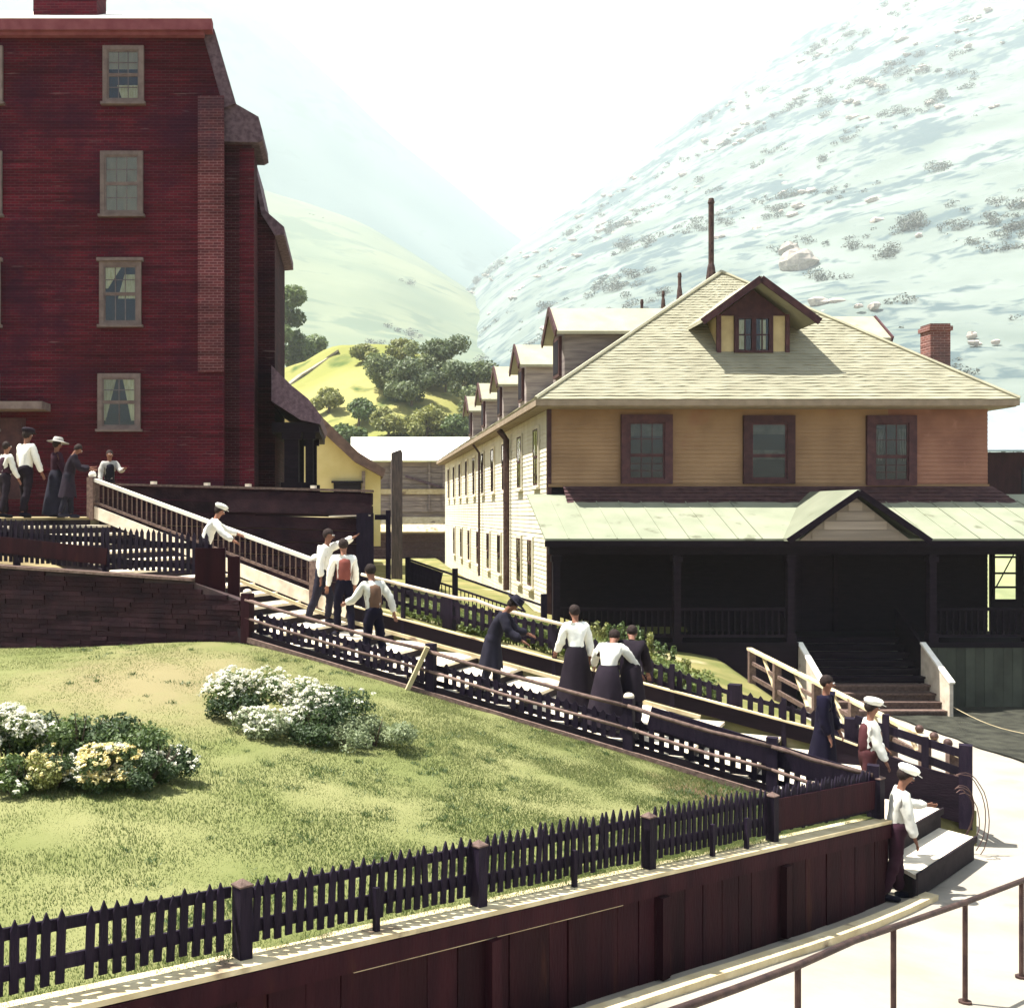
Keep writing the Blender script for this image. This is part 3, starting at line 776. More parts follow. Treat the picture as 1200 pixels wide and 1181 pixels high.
# roof
m = MB()
courses(m, (EX0, EY0, EZ), (EX1, EY0, EZ), (RX, RY0, RZ), (RX, RY0, RZ), 46, 0.016, 0.10, 48)
courses(m, (EX0, EY1, EZ), (EX0, EY0, EZ), (RX, RY1, RZ), (RX, RY0, RZ), 44, 0.016, 0.06, 40)
courses(m, (EX1, EY0, EZ), (EX1, EY1, EZ), (RX, RY0, RZ), (RX, RY1, RZ), 44, 0.016, 0.06, 40)
courses(m, (EX1, EY1, EZ), (EX0, EY1, EZ), (RX, RY1, RZ), (RX, RY1, RZ), 20, 0.022, 0.0, 4)
roof = m.build('roof', M_SHINGLE, hs)
m = MB()
m.tube([(EX0, EY0, EZ + 0.03), (RX, RY0, RZ + 0.04)], 0.06, 6); m.tube([(EX1, EY0, EZ + 0.03), (RX, RY0, RZ + 0.04)], 0.06, 6); m.tube([(RX, RY0, RZ + 0.04), (RX, RY1, RZ + 0.04)], 0.06, 6)
m.build('ridge_cap', M_SHINGLE, roof)
m = MB()   # boxed eaves
m.box(EX0, EX1, EY0, EY0 + 0.06, EZ - 0.17, EZ - 0.012); m.box(EX0, EX0 + 0.06, EY0 + 0.062, EY1, EZ - 0.17, EZ - 0.012)
m.box(EX1 - 0.06, EX1, EY0 + 0.062, EY1, EZ - 0.17, EZ - 0.012)
m.box(EX0 + 0.062, EX1 - 0.062, EY0 + 0.062, EY1, EZ - 0.20, EZ - 0.15)
m.build('eave', mat('eave_board', (0.22, 0.17, 0.12), (0.28, 0.22, 0.16), scale=4), hs)
# front dormer
def front_dormer():
    c, hw, yf = 11.38, 0.98, 31.8
    m = MB()
    m.prism([(c - hw, yf, 4.35), (c + hw, yf, 4.35), (c + hw, yf, 5.62), (c, yf, 6.34), (c - hw, yf, 5.62)], (0, 1.9, 0))
    d = m.build('dormer', mat('dormer_board', (0.30, 0.24, 0.13), (0.38, 0.31, 0.17), scale=3), hs)
    m = MB(); pk, ev, hx = 6.53, 5.34, 1.62; y0 = 31.15
    for sg in (-1, 1):
        def rl(z): return 30.2 + (z - 3.07) / 0.9468 + 0.12
        q = [Vector((c, y0, pk)), Vector((c + sg * hx, y0, ev)), Vector((c + sg * hx, rl(ev), ev)), Vector((c, rl(pk), pk))]
        m.prism(q if sg < 0 else list(reversed(q)), (0, 0, 0.10))
    m.build('dormer_roof', M_SHINGLE, d)
    m = MB()
    for sg in (-1, 1):
        m.bar((c, y0 - 0.02, pk + 0.02), (c + sg * (hx + 0.03), y0 - 0.02, ev + 0.0), 0.05, 0.19)
    m.prism([(c - hw, yf - 0.03, 5.62), (c + hw, yf - 0.03, 5.62), (c, yf - 0.03, 6.36)], (0, 0.027, 0))
    m.build('rake_board', M_BROWNFRAME, d)
    m = MB(); x0, x1 = c - 0.55, c + 0.55
    m.box(x0, x1, yf - 0.10, yf - 0.003, 4.55, 4.63); m.box(x0, x1, yf - 0.10, yf - 0.003, 5.53, 5.61)
    for xa in (x0, c - 0.06, x1 - 0.12): m.box(xa, xa + 0.12, yf - 0.10, yf - 0.003, 4.632, 5.528)
    for xa in (x0 + 0.12, c + 0.06):
        m.box(xa + 0.002, xa + 0.368, yf - 0.07, yf - 0.04, 5.05, 5.09); m.box(xa + 0.17, xa + 0.20, yf - 0.07, yf - 0.04, 4.63, 5.048); m.box(xa + 0.17, xa + 0.20, yf - 0.07, yf - 0.04, 5.092, 5.53)
    m.build('window_frame', M_BROWNFRAME, d)
    m = MB(); m.box(x0 + 0.1, x1 - 0.1, yf - 0.018, yf - 0.006, 4.62, 5.54); m.build('room', M_INTERIOR, d)
    for xa in (x0 + 0.14, c + 0.2):
        m = MB(); m.box(xa, xa + 0.16, yf - 0.03, yf - 0.024, 4.66, 5.5); m.build('curtain', M_CURTAIN, d)
    for xa in (x0 + 0.12, c + 0.06):
        m = MB(); m.box(xa + 0.001, xa + 0.369, yf - 0.055, yf - 0.052, 4.633, 5.527); m.build('pane', glass_mat(), d)
    m = MB()
    for sg in (-1, 1): m.box(c + sg * hw - 0.06, c + sg * hw + 0.06, yf - 0.05, yf + 0.06, 4.3, 5.66)
    m.build('corner_board', M_BROWNFRAME, d)
front_dormer()
def side_dormer(yc, sx, xf, zr=6.13, hw=0.95):
    """gabled dormer on the left (sx=-1) or right slope"""
    ze = zr - 0.88
    def X(x): return x if sx < 0 else 2 * RX - x
    def rl(z): return 4.9 + (z - 3.07) / 0.6742 + 0.15
    m = MB()
    m.prism([(X(xf), yc - hw, 3.9), (X(xf), yc + hw, 3.9), (X(xf), yc + hw, ze + 0.12), (X(xf), yc, zr - 0.08), (X(xf), yc - hw, ze + 0.12)], (-sx * 2.6, 0, 0))
    d = m.build('dormer', M_GREYWOOD, hs)
    m = MB()
    for sg in (-1, 1):
        q = [Vector((X(xf - 0.28), yc, zr)), Vector((X(xf - 0.28), yc + sg * (hw + 0.25), ze)), Vector((X(rl(ze)), yc + sg * (hw + 0.25), ze)), Vector((X(rl(zr)), yc, zr))]
        m.prism(q, (0, 0, 0.09))
    m.build('dormer_roof', M_SHINGLE, d)
    m = MB()
    for sg in (-1, 1):
        m.bar((X(xf - 0.31), yc, zr + 0.03), (X(xf - 0.31), yc + sg * (hw + 0.28), ze + 0.02), 0.05, 0.22)
    m.build('rake_board', M_BROWNFRAME, d)
    m = MB(); xx = X(xf)
    m.box(min(xx, xx + sx * 0.09), max(xx, xx + sx * 0.09), yc - 0.5, yc + 0.5, 4.1, 5.3); m.build('window_frame', M_BROWNFRAME, d)
    m = MB(); m.box(min(xx + sx * 0.092, xx + sx * 0.1), max(xx + sx * 0.092, xx + sx * 0.1), yc - 0.4, yc + 0.4, 4.2, 5.2); m.build('pane', M_INTERIOR, d)
for yc in (33.9, 41.3, 47.5, 53.6, 59.6): side_dormer(yc, -1, 6.2)
for yc in (36.6, 44.0, 52.0): side_dormer(yc, 1, 6.2, 6.35)
# chimney and stovepipes on the roof
m = MB(); m.box(17.25, 17.85, 33.3, 33.9, 2.9, 5.66); m.box(17.2, 17.9, 33.25, 33.95, 5.45, 5.58); m.build('chimney', M_CHIM, roof)
for (xx, yy, zb_, zt_, r_) in ((11.18, 34.9, 7.2, 9.82, 0.085), (11.5, 39.4, 7.4, 8.45, 0.06), (11.5, 41.5, 7.4, 8.23, 0.05), (11.5, 44.6, 7.4, 8.5, 0.06)):
    m = MB(); m.tube([(xx, yy, zb_), (xx, yy, zt_)], r_, 10); m.tube([(xx, yy, zt_ - 0.14), (xx, yy, zt_ - 0.1), (xx, yy, zt_ + 0.04)], [r_ * 1.02, r_ * 1.25, r_ * 0.9], 10)
    m.tube([(xx, yy, zb_), (xx, yy, zb_ + 0.5), (xx, yy, zb_ + 0.62)], [r_ * 2.2, r_ * 1.4, r_ * 1.02], 8)
    m.build('stovepipe', M_IRON, roof)
# front upper windows
for (x0, x1, y0, y1, kw) in ((727, 787, 486, 567, dict(rows=(3, 2), colsn=3, cover=[('blind', 0, 1, 0.76, 1.0)])), (870, 930, 487, 567, dict(rows=(1, 1), colsn=1, cover=[('blind', 0, 1, 0.80, 1.0), ('drape', 0.0, 1.0, 0.35, 0.52, 0.0, 1.0)])), (1014, 1072, 487, 569, dict(rows=(3, 2), colsn=3, cover=[('drape', 0.02, 0.30, 0.35, 0.9, 0.02, 0.25), ('drape', 0.72, 0.98, 0.35, 0.9, 0.78, 0.98)]))):
    a, b_ = P(x0, y1, YF), P(x1, y0, YF)
    window(hs, (a.x, YF - 0.024, a.z), VX, -VY, b_.x - a.x, b_.z - a.z, M_BROWNFRAME, cas=0.22, sill=False, split=0.42, proud=0.11, dim=True, **kw)
# long side windows
for i, yy in enumerate((32.8, 36.1, 39.9, 43.2, 46.6, 50.0, 53.4, 56.8, 60.2, 63.6)):
    window(hs, (XL - 0.016, yy + 0.5, 0.74), -VY, -VX, 1.0, 1.8, M_CREAM, cas=0.10, rows=(1, 1), colsn=2, proud=0.05, sash=M_BROWNFRAME)  # dark sash colour stands in for the deep window shadows
for i, yy in enumerate((33.9, 36.2, 41.2, 44.6, 48.4, 52.2, 56.0, 60.0)):
    window(hs, (XL - 0.016, yy + 0.5, -2.30), -VY, -VX, 1.0, 1.55, M_CREAM, cas=0.10, rows=(1, 1), colsn=2, proud=0.05, sash=M_BROWNFRAME)  # same dark sashes in place of window shadow
for yy, r_ in ((38.4, 0.11), (46.9, 0.05)):
    m = MB(); m.tube([(XL - 0.42, yy, 2.85), (XL - 0.16, yy, 2.5), (XL - 0.16, yy, -2.7)], r_, 8); m.build('downpipe', M_IRON, hs)
# flared shingle skirt between the storeys, eave shadow put into its dark brown
m = MB()
courses(m, (XL + 0.42, YF - 0.62, 0.22), (XR + 0.55, YF - 0.62, 0.22), (XL + 0.40, YF - 0.05, 0.72), (XR + 0.1, YF - 0.05, 0.72), 5, 0.02, 0.1, 40)
m.build('skirt_roof', M_SKIRT, hs)
# porch
PX0, PX1, PYE, PZE, PYW, PZW = 4.78, 22.5, 28.0, -0.72, 30.62, 0.30
def porch_z(y): return PZE + (y - PYE) * (PZW - PZE) / (PYW - PYE)
m = MB()
m.prism([(PX0, PYE, PZE), (PX1, PYE, PZE), (PX1, PYW + 0.38, porch_z(PYW + 0.38)), (PX0, PYW + 0.38, porch_z(PYW + 0.38))], (0, 0, 0.05))
pr = m.build('porch_roof', M_PORCHROOF, hs)
xs = PX0 + 0.6
while xs < PX1:
    if not 10.8 < xs < 14.4:
        m = MB(); m.bar((xs, PYE - 0.01, PZE + 0.058), (xs, PYW - 0.1, porch_z(PYW - 0.1) + 0.058), 0.025, 0.014); m.build('roof_seam', M_PORCHROOF, pr)
    xs += 0.61
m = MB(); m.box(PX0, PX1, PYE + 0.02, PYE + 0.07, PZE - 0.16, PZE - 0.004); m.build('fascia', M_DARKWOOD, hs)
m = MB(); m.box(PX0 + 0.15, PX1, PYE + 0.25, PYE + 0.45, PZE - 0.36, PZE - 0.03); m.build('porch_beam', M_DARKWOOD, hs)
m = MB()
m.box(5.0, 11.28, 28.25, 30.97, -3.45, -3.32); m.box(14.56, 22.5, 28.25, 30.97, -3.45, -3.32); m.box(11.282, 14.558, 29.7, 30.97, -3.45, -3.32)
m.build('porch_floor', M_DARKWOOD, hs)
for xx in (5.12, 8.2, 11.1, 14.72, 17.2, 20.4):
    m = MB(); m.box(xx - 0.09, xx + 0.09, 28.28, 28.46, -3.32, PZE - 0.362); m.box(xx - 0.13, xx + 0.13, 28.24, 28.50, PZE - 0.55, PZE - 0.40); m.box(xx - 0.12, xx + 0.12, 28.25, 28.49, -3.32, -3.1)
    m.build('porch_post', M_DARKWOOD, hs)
for (xa, xb) in ((5.22, 8.1), (8.3, 10.98), (14.84, 17.1), (17.3, 20.3)):
    bal = MB(); bal.box(xa, xb, 28.33, 28.41, -2.52, -2.44); bal.build('porch_rail', M_DARKWOOD, hs)
    bal = MB(); bal.box(xa, xb, 28.34, 28.40, -3.2, -3.13); bal.build('porch_rail', M_DARKWOOD, hs)
    xx = xa + 0.1
    while xx < xb:
        bal = MB(); bal.box(xx, xx + 0.04, 28.35, 28.39, -3.128, -2.522); bal.build('baluster', M_DARKWOOD, hs); xx += 0.16
nb = 34
for i in range(nb):
    xa = 14.58 + i * 0.24
    m = MB(); m.box(xa, xa + 0.232, 28.26 + rng.uniform(0, 0.012), 28.30, -5.6, -3.452)
    m.build('skirting_board', M_PORCHBASE, hs)
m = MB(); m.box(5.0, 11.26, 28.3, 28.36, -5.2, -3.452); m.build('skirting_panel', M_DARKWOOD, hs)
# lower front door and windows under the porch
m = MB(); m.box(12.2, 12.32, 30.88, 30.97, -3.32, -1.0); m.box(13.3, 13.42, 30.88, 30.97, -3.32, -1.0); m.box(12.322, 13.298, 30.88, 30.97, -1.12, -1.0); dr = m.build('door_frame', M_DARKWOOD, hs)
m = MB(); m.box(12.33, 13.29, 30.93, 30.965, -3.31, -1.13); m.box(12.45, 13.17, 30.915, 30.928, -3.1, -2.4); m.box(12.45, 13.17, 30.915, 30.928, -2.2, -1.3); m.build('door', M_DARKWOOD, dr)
# end screen with the open window at the far right of the porch
m = MB(); y0, y1 = 30.9, 30.98; w0, w1, z0, z1 = P(1163, 0, 30.9).x, P(1192, 0, 30.9).x, P(0, 703, 30.9).z, P(0, 640, 30.9).z
m.box(XR + 0.03, w0, y0, y1, -3.32, -0.2); m.box(w1, 22.5, y0, y1, -3.32, -0.2); m.box(w0, w1, y0, y1, -3.32, z0); m.box(w0, w1, y0, y1, z1, -0.2)
m.build('end_wall', M_DARKWOOD, hs)
m = MB(); fr = 0.05
m.box(w0 - 0.02, w0 + fr, y0 - 0.05, y0 - 0.004, z0, z1); m.box(w1 - fr, w1 + 0.02, y0 - 0.05, y0 - 0.004, z0, z1)
for q in (0.0, 0.24, 0.5, 0.80, 1.0):
    zz = z0 + (z1 - z0) * q; m.box(w0 + fr, w1 - fr, y0 - 0.045, y0 - 0.01, zz - 0.028, zz + 0.028)
m.bar((w0 + 0.08, y0 - 0.03, z0 + 0.35), (w1 - 0.05, y0 - 0.03, z1 - 0.1), 0.02, 0.035, up=(0, 1, 0))
m.build('window', M_DARKWOOD, hs)
# porch gable over the steps
GX_, GH, GP, GE = 12.58, 1.66, 0.49, -0.70
m = MB(); m.prism([(GX_ - GH + 0.25, 27.95, GE - 0.02), (GX_ + GH - 0.25, 27.95, GE - 0.02), (GX_, 27.95, GP - 0.1)], (0, 0.06, 0)); gb = m.build('gable', mat('gable_boards', (0.24, 0.20, 0.16), (0.30, 0.25, 0.20), scale=1.0, stretch=(0.5, 1, 6)), hs)
for i in range(4):
    q = i / 4.6; ww = max(0.12, (GH - 0.25) * (1 - (q * (GP - 0.1 - GE) + 0.23) / (GP - 0.1 - GE)) - 0.02)
    m = MB(); z_ = GE + 0.02 + (GP - 0.1 - GE) * q; m.box(GX_ - ww, GX_ + ww, 27.93, 27.948, z_, z_ + 0.21); m.build('gable_board', MATS['gable_boards'], gb)
m = MB()
for sg in (-1, 1):
    q = [Vector((GX_, 27.72, GP)), Vector((GX_ + sg * (GH + 0.12), 27.72, GE - 0.03)), Vector((GX_ + sg * (GH + 0.12), 29.2, GE - 0.03)), Vector((GX_, 31.0, GP))]
    m.prism(q, (0, 0, 0.075))
m.build('gable_roof', M_PORCHROOF, hs)
m = MB()
for sg in (-1, 1):
    m.bar((GX_, 27.70, GP + 0.0), (GX_ + sg * (GH + 0.12), 27.70, GE - 0.03), 0.04, 0.15)
m.build('rake_board', M_DARKWOOD, hs)
# porch steps and cheek boards; porch shade put into the dark upper wood
sz0, sz1, sy0, sy1 = -5.02, -3.32, 27.1, 29.7
ns_ = 10
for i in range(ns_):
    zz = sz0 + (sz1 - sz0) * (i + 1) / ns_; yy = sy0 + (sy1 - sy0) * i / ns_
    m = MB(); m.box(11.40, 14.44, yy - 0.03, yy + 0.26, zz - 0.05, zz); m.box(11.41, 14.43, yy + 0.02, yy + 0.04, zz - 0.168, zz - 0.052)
    m.build('step', M_DARKWOOD if i > 3 else M_BROWNRAIL, hs)  # upper steps darkened for the shade under the porch
for xx in (11.30, 14.44):
    ym = 28.35; zm = sz0 + 0.85 + (sz1 - sz0 - 0.10) * (ym - sy0 + 0.12) / (sy1 - sy0 + 0.12)
    zl = sz0 - 0.3 + (sz1 - sz0) * (ym - sy0 + 0.12) / (sy1 - sy0 + 0.12)
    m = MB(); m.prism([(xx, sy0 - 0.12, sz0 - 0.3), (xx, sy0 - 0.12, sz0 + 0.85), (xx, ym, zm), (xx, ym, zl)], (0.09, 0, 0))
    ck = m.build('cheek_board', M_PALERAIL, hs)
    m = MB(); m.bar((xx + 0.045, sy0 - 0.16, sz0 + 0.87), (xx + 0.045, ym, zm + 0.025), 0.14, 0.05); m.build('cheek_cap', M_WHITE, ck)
    m = MB(); m.prism([(xx, ym + 0.01, zl), (xx, ym + 0.01, zm), (xx, sy1, sz1 + 0.75), (xx, sy1, sz1 - 0.3)], (0.09, 0, 0)); m.build('cheek_board', M_DARKWOOD, hs)  # same cheek carried on, coloured dark as its shaded part

# ------------------------------------------------------------------ other buildings behind
yb = empty('gabled_house', P(390, 600, 50), 'low ochre plastered building with a dark sloping roof beside the brick porch', 'house')
m = MB(); m.prism([P(318, 640, 50), P(446, 640, 50), P(446, 552, 50), P(366, 484, 50), P(318, 445, 50)], (0, 9, 0)); m.build('wall', M_YELLOW, yb)
m = MB(); q = [P(300, 424, 49.3), P(362, 474, 49.3), P(420, 530, 49.3), P(452, 550, 49.3), P(449, 559, 49.3), P(416, 541, 49.3), P(358, 487, 49.3), P(300, 440, 49.3)]
m.prism(q, (0, 10, 0)); m.build('roof', M_BROWNROOF, yb)
m = MB(); a, b_ = P(391, 592, 49.95), P(423, 566, 49.95); m.box(a.x, b_.x, 49.86, 49.99, a.z, b_.z); m.box(a.x - 0.1, b_.x + 0.1, 49.7, 49.98, b_.z + 0.002, b_.z + 0.09); m.build('window', M_INTERIOR, yb)
m = MB(); a, b_ = P(424, 640, 49.95), P(428, 552, 49.95); m.box(a.x, b_.x, 49.9, 49.99, a.z, b_.z); m.build('corner_board', M_GREYWOOD, yb)

sh = empty('plank_shed', P(480, 640, 72), 'long grey plank shed with pale roof closing the yard behind the house', 'shed')
a, b_ = P(420, 668, 72), P(548, 541, 72)
m = MB(); m.box(a.x, b_.x, 72.1, 78, a.z, b_.z); m.build('wall', M_GREYWOOD, sh)
nb = 9
for i in range(nb):
    z0 = P(0, 600, 72).z + (b_.z - P(0, 600, 72).z) * i / nb; z1 = P(0, 600, 72).z + (b_.z - P(0, 600, 72).z) * (i + 1) / nb
    m = MB(); m.box(a.x, b_.x, 72.0 + rng.uniform(0, 0.04), 72.09, z0 + 0.015, z1 - 0.015); m.build('plank', M_GREYWOOD, sh)
for i in range(5):
    z0 = a.z + (P(0, 626, 72).z - a.z) * i / 5; z1 = a.z + (P(0, 626, 72).z - a.z) * (i + 1) / 5
    m = MB(); m.box(a.x, b_.x, 72.0 + rng.uniform(0, 0.04), 72.09, z0 + 0.015, z1 - 0.015); m.build('plank', M_SLATE, sh)
for px_c in (432, 458, 503, 520):
    x_ = P(px_c, 0, 72).x; m = MB(); m.box(x_ - 0.08, x_ + 0.08, 71.9, 71.99, P(0, 600, 72).z, b_.z); m.build('batten', M_GREYWOOD, sh)
m = MB(); m.bar(P(475, 558, 71.9), P(520, 572, 71.9), 0.04, 0.14); m.build('brace', M_SLATE, sh)
m = MB(); m.box(a.x, b_.x, 71.88, 71.98, P(0, 579, 72).z, P(0, 573, 72).z); m.build('rail', M_SILL, sh)
m = MB(); m.prism([Vector((a.x - 0.5, 71.5, P(0, 541, 72).z)), Vector((b_.x + 0.5, 71.5, P(0, 541, 72).z)), Vector((b_.x + 0.5, 75.5, P(0, 541, 72).z + 1.75)), Vector((a.x - 0.5, 75.5, P(0, 541, 72).z + 1.75))], (0, 0, 0.08)); m.build('roof', M_WHITE, sh)
m = MB(); m.prism([Vector((a.x, 70.6, P(0, 624, 71).z)), Vector((b_.x, 70.6, P(0, 624, 71).z)), Vector((b_.x, 71.99, P(0, 607, 72).z)), Vector((a.x, 71.99, P(0, 607, 72).z))], (0, 0, 0.07)); m.build('canopy', M_SILL, sh)

fb = empty('far_building', P(1180, 600, 55), 'pale-roofed dark building showing past the right end of the house', 'building')
m = MB(); m.box(29, 52, 55, 63, -5, P(0, 530, 55).z); m.build('wall', M_MAROON, fb)
m = MB(); m.prism([Vector((28.4, 54.5, P(0, 529, 54.5).z)), Vector((53, 54.5, P(0, 529, 54.5).z)), Vector((53, 59, P(0, 474, 59).z)), Vector((28.4, 59, P(0, 474, 59).z))], (0, 0, 0.08)); m.build('roof', mat('bluish_metal', (0.17, 0.21, 0.23), (0.21, 0.25, 0.27), scale=1), fb)
m = MB()
for i in range(6): m.box(29.5 + i * 3.5, 31 + i * 3.5, 54.9, 54.99, 0.6, 2.2)
m.build('window', M_INTERIOR, fb)

m = MB(); a = P(465, 0, 45); m.box(a.x - 0.22, a.x + 0.22, 44.8, 45.24, -3.2, P(0, 531, 45).z)
m.prism([(a.x - 0.22, 44.8, P(0, 531, 45).z), (a.x + 0.22, 44.8, P(0, 531, 45).z), (a.x + 0.16, 44.8, P(0, 527, 45).z)], (0, 0.44, 0))
tag(m.build('timber_post', M_POLE), 'thick square dark post standing in the yard before the plank shed', 'post')

# ------------------------------------------------------------------ wooden stairway
st = empty('wooden_staircase', S(0.3, 1.5), 'broad wooden stairway of pale treads running down beside the lawn', 'stairs')
W0, W1 = 0.04, 3.06
z = -0.12; ts = []
while z > -4.0:
    lo, hi = -0.651, 1.2
    for _ in range(40):
        mm = (lo + hi) / 2
        if ZT(mm) > z: lo = mm
        else: hi = mm
    ts.append((lo, z)); z -= 0.165
for i in range(len(ts) - 1):
    t0, z0 = ts[i]; t1 = ts[i + 1][0]
    c = S((t0 + t1) / 2, (W0 + W1) / 2); c.z = z0 - 0.165 + 0.0
    run = (t1 - t0) * SLEN
    m = MB(); m.frame((c.x, c.y, z0 - 0.165 - 0.025), UD * (run / 2 + 0.03), VD * ((W1 - W0) / 2), VZ * 0.025)
    m.build('tread', M_TREAD, st)
    q = S(t0, (W0 + W1) / 2)
    m = MB(); m.frame((q.x, q.y, z0 - 0.0825 - 0.027), UD * 0.012, VD * ((W1 - W0) / 2 - 0.01), VZ * 0.055)
    m.build('riser', M_RISER, st)
# two deep turned landings at the foot
for (z_, poly) in ((-4.36, [S(0.955, 0.75), S(0.955, 3.05), (8.60, 16.30), (7.10, 14.80)]), (-4.62, [S(0.99, 0.9), S(1.0, 3.05), (8.80, 15.78), (7.12, 14.12)])):
    poly = [Vector((q[0], q[1], z_)) for q in poly]
    m = MB(); m.prism(poly, (0, 0, -0.05)); m.build('tread', M_TREAD, st)
    a, b_ = poly[3], poly[2]; dn = (b_ - a).normalized(); nn_ = Vector((-dn.y, dn.x, 0)) * 0.02
    m = MB(); m.bar(a + nn_ - VZ * 0.19, b_ + nn_ - VZ * 0.19, 0.03, 0.27); m.bar(a + nn_ - VZ * 0.02 - nn_ * 2.2, b_ + nn_ - VZ * 0.02 - nn_ * 2.2, 0.03, 0.09); m.build('riser', M_RISER, st)
    m = MB(); m.bar(poly[0] - VZ * 0.19 + VX * 0.02, poly[3] - VZ * 0.19 + VX * 0.02, 0.03, 0.27); m.build('side_board', M_RISER, st)
def along(mb, w, t0, t1, dz, wid, hgt, n=14, zf=ZT):
    for i in range(n):
        a, b_ = t0 + (t1 - t0) * i / n, t0 + (t1 - t0) * (i + 1) / n
        pa, pb = S(a, w), S(b_, w); pa.z = zf(a) + dz; pb.z = zf(b_) + dz
        mb.bar(pa, pb, wid, hgt, ext=0.004)
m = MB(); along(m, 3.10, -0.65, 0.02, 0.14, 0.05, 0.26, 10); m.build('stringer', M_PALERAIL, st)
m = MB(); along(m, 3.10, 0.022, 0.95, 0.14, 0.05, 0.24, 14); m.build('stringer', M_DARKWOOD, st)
m = MB(); along(m, 3.08, 0.022, 0.95, 0.275, 0.09, 0.028, 14); m.build('stringer_cap', M_SILL, st)
m = MB(); along(m, 3.10, 0.90, 1.10, -0.05, 0.06, 0.66, 5, zf=lambda t: ZT(min(t, 1.0)) - max(0, t - 1.0) * 2.0); m.build('side_panel', M_DARKWOOD, st)
m = MB(); along(m, 0.0, -0.65, 0.96, -0.14, 0.05, 0.24, 18); m.build('stringer', M_RISER, st)
m = MB(); along(m, 2.45, -0.2, 0.72, 0.10, 0.06, 0.06, 12); m.build('guide_rail', M_SILL, st)

# ------------------------------------------------------------------ fences
def picket_mesh(name, w, h, th, m, point=0.07):
    mb = MB(); mb.prism([(-w / 2, 0, 0), (w / 2, 0, 0), (w / 2, 0, h - point), (0, 0, h), (-w / 2, 0, h - point)], (0, th, 0))
    o = mb.build(name, m); me = o.data; bpy.data.objects.remove(o); return me
def basis(u, n, lean=0.0):
    u = Vector(u).normalized(); n = Vector(n).normalized()
    M = Matrix((u, n, VZ)).transposed().to_4x4()
    return M @ Matrix.Rotation(lean, 4, 'Y')

# lower garden fence on the retaining wall
gd = Vector((0.7595, 0.6504, 0)); gn = Vector((-0.6504, 0.7595, 0))   # gn: towards the lawn
D0, D1 = -3.4, d_of(1029)
gf = empty('picket_fence', G(5), 'long low navy picket fence with capped posts along the lower lawn edge', 'fence')
pm = picket_mesh('picket', 0.058, 0.46, 0.018, M_FENCE)
post_d = [d_of(q) for q in (284, 561, 760, 905)]
post_d = [post_d[0] - (post_d[1] - post_d[0])] + post_d + [D1 - 0.02]
d = D0; skip = d_of(93)
dp = []
while d < D1:
    if abs(d - skip) > 0.06 and all(abs(d - q) > 0.075 for q in post_d): dp.append(d)
    d += 0.1 if d < d_of(905) else 0.07
for d in dp:
    right = d > post_d[3]
    dz = 0.055 + rng.uniform(-0.012, 0.012); s = 1.0 + 0.15 * min(1, max(0, (d - 2) / 3)) + rng.uniform(-0.055, 0.045)
    M = Matrix.Translation(G(d, dz, -0.03)) @ basis(gd, gn, 0.04 + rng.gauss(0, 0.028)) @ Matrix.Diagonal((1, 1, s, 1))
    inst('picket', pm, gf, M)
for a, b_ in zip(post_d[:-1], post_d[1:]):
    for dz, hh in ((0.17, 0.09), (0.41, 0.075)):
        m = MB(); m.bar(G(a + 0.06, dz, -0.062), G(b_ - 0.06, dz + 0.03, -0.062), 0.025, hh); m.build('rail', M_FENCE, gf)
for k, d in enumerate(post_d):
    h_ = 0.49; s_ = 0.052 if k < 5 else 0.065
    m = MB(); c = G(d, 0.0, 0.0); m.frame((c.x, c.y, c.z + h_ / 2 - 0.08), gd * s_, gn * s_, VZ * (h_ / 2 + 0.08)); po = m.build('post', M_FENCE, gf)
    m = MB(); q = [c + VZ * (h_ + 0.002) + gd * (s_ * 1.12 * a) + gn * (s_ * 1.12 * b2) for a, b2 in ((-1, -1), (1, -1), (1, 1), (-1, 1))]
    top = c + VZ * (h_ + 0.055)
    m.add([*q, *[v + VZ * 0.012 for v in q], top], [(3, 2, 1, 0), (0, 1, 5, 4), (1, 2, 6, 5), (2, 3, 7, 6), (3, 0, 4, 7), (4, 5, 8), (5, 6, 8), (6, 7, 8), (7, 4, 8)])
    m.build('post_cap', M_BROWNRAIL, po)
for px_c in (436, 668, 830, 870):
    d = d_of(px_c); c = G(d, 0, 0.05); m = MB(); m.frame(c + VZ * 0.10, gd * 0.022, gn * 0.02, VZ * 0.22); m.build('stake', M_FENCE, gf)
m = MB(); m.bar(G(post_d[4] + 0.08, 0.27, 0.0), G(post_d[5] - 0.09, 0.29, 0.0), 0.02, 0.36); m.build('board', M_MAROON, gf)

# retaining wall of upright planks under that fence
rw = empty('retaining_wall', G(6, -1), 'maroon plank retaining wall below the navy picket fence', 'wall')
d = D0 - 0.4
while d < D1 - 0.04:
    w_ = rng.uniform(0.24, 0.36); e = min(d + w_, D1 + 0.02)
    if e - d < 0.05: break
    c0 = G(d, -0.07, 0.10 + rng.uniform(0, 0.018)); c1 = G(e - 0.008, -0.07, 0.10)
    zb = float(path_z(np.array([c0.x]), np.array([c0.y]))[0]) - 0.35
    mid = (G(d, 0, 0.1) + G(e - 0.008, 0, 0.1)) / 2; zt = G((d + e) / 2, -0.075).z
    m = MB(); n_off = rng.uniform(0, 0.02)
    m.frame((mid.x - gn.x * n_off, mid.y - gn.y * n_off, (zb + zt) / 2), gd * ((e - d - 0.008) / 2), gn * 0.02, VZ * ((zt - zb) / 2))
    m.build('plank', M_MAROON, rw)
    d += w_
m = MB(); m.bar(G(D0 - 0.4, -0.035, 0.03), G(D1 + 0.02, -0.035, 0.03), 0.28, 0.04); m.build('sill', M_SILL, rw)
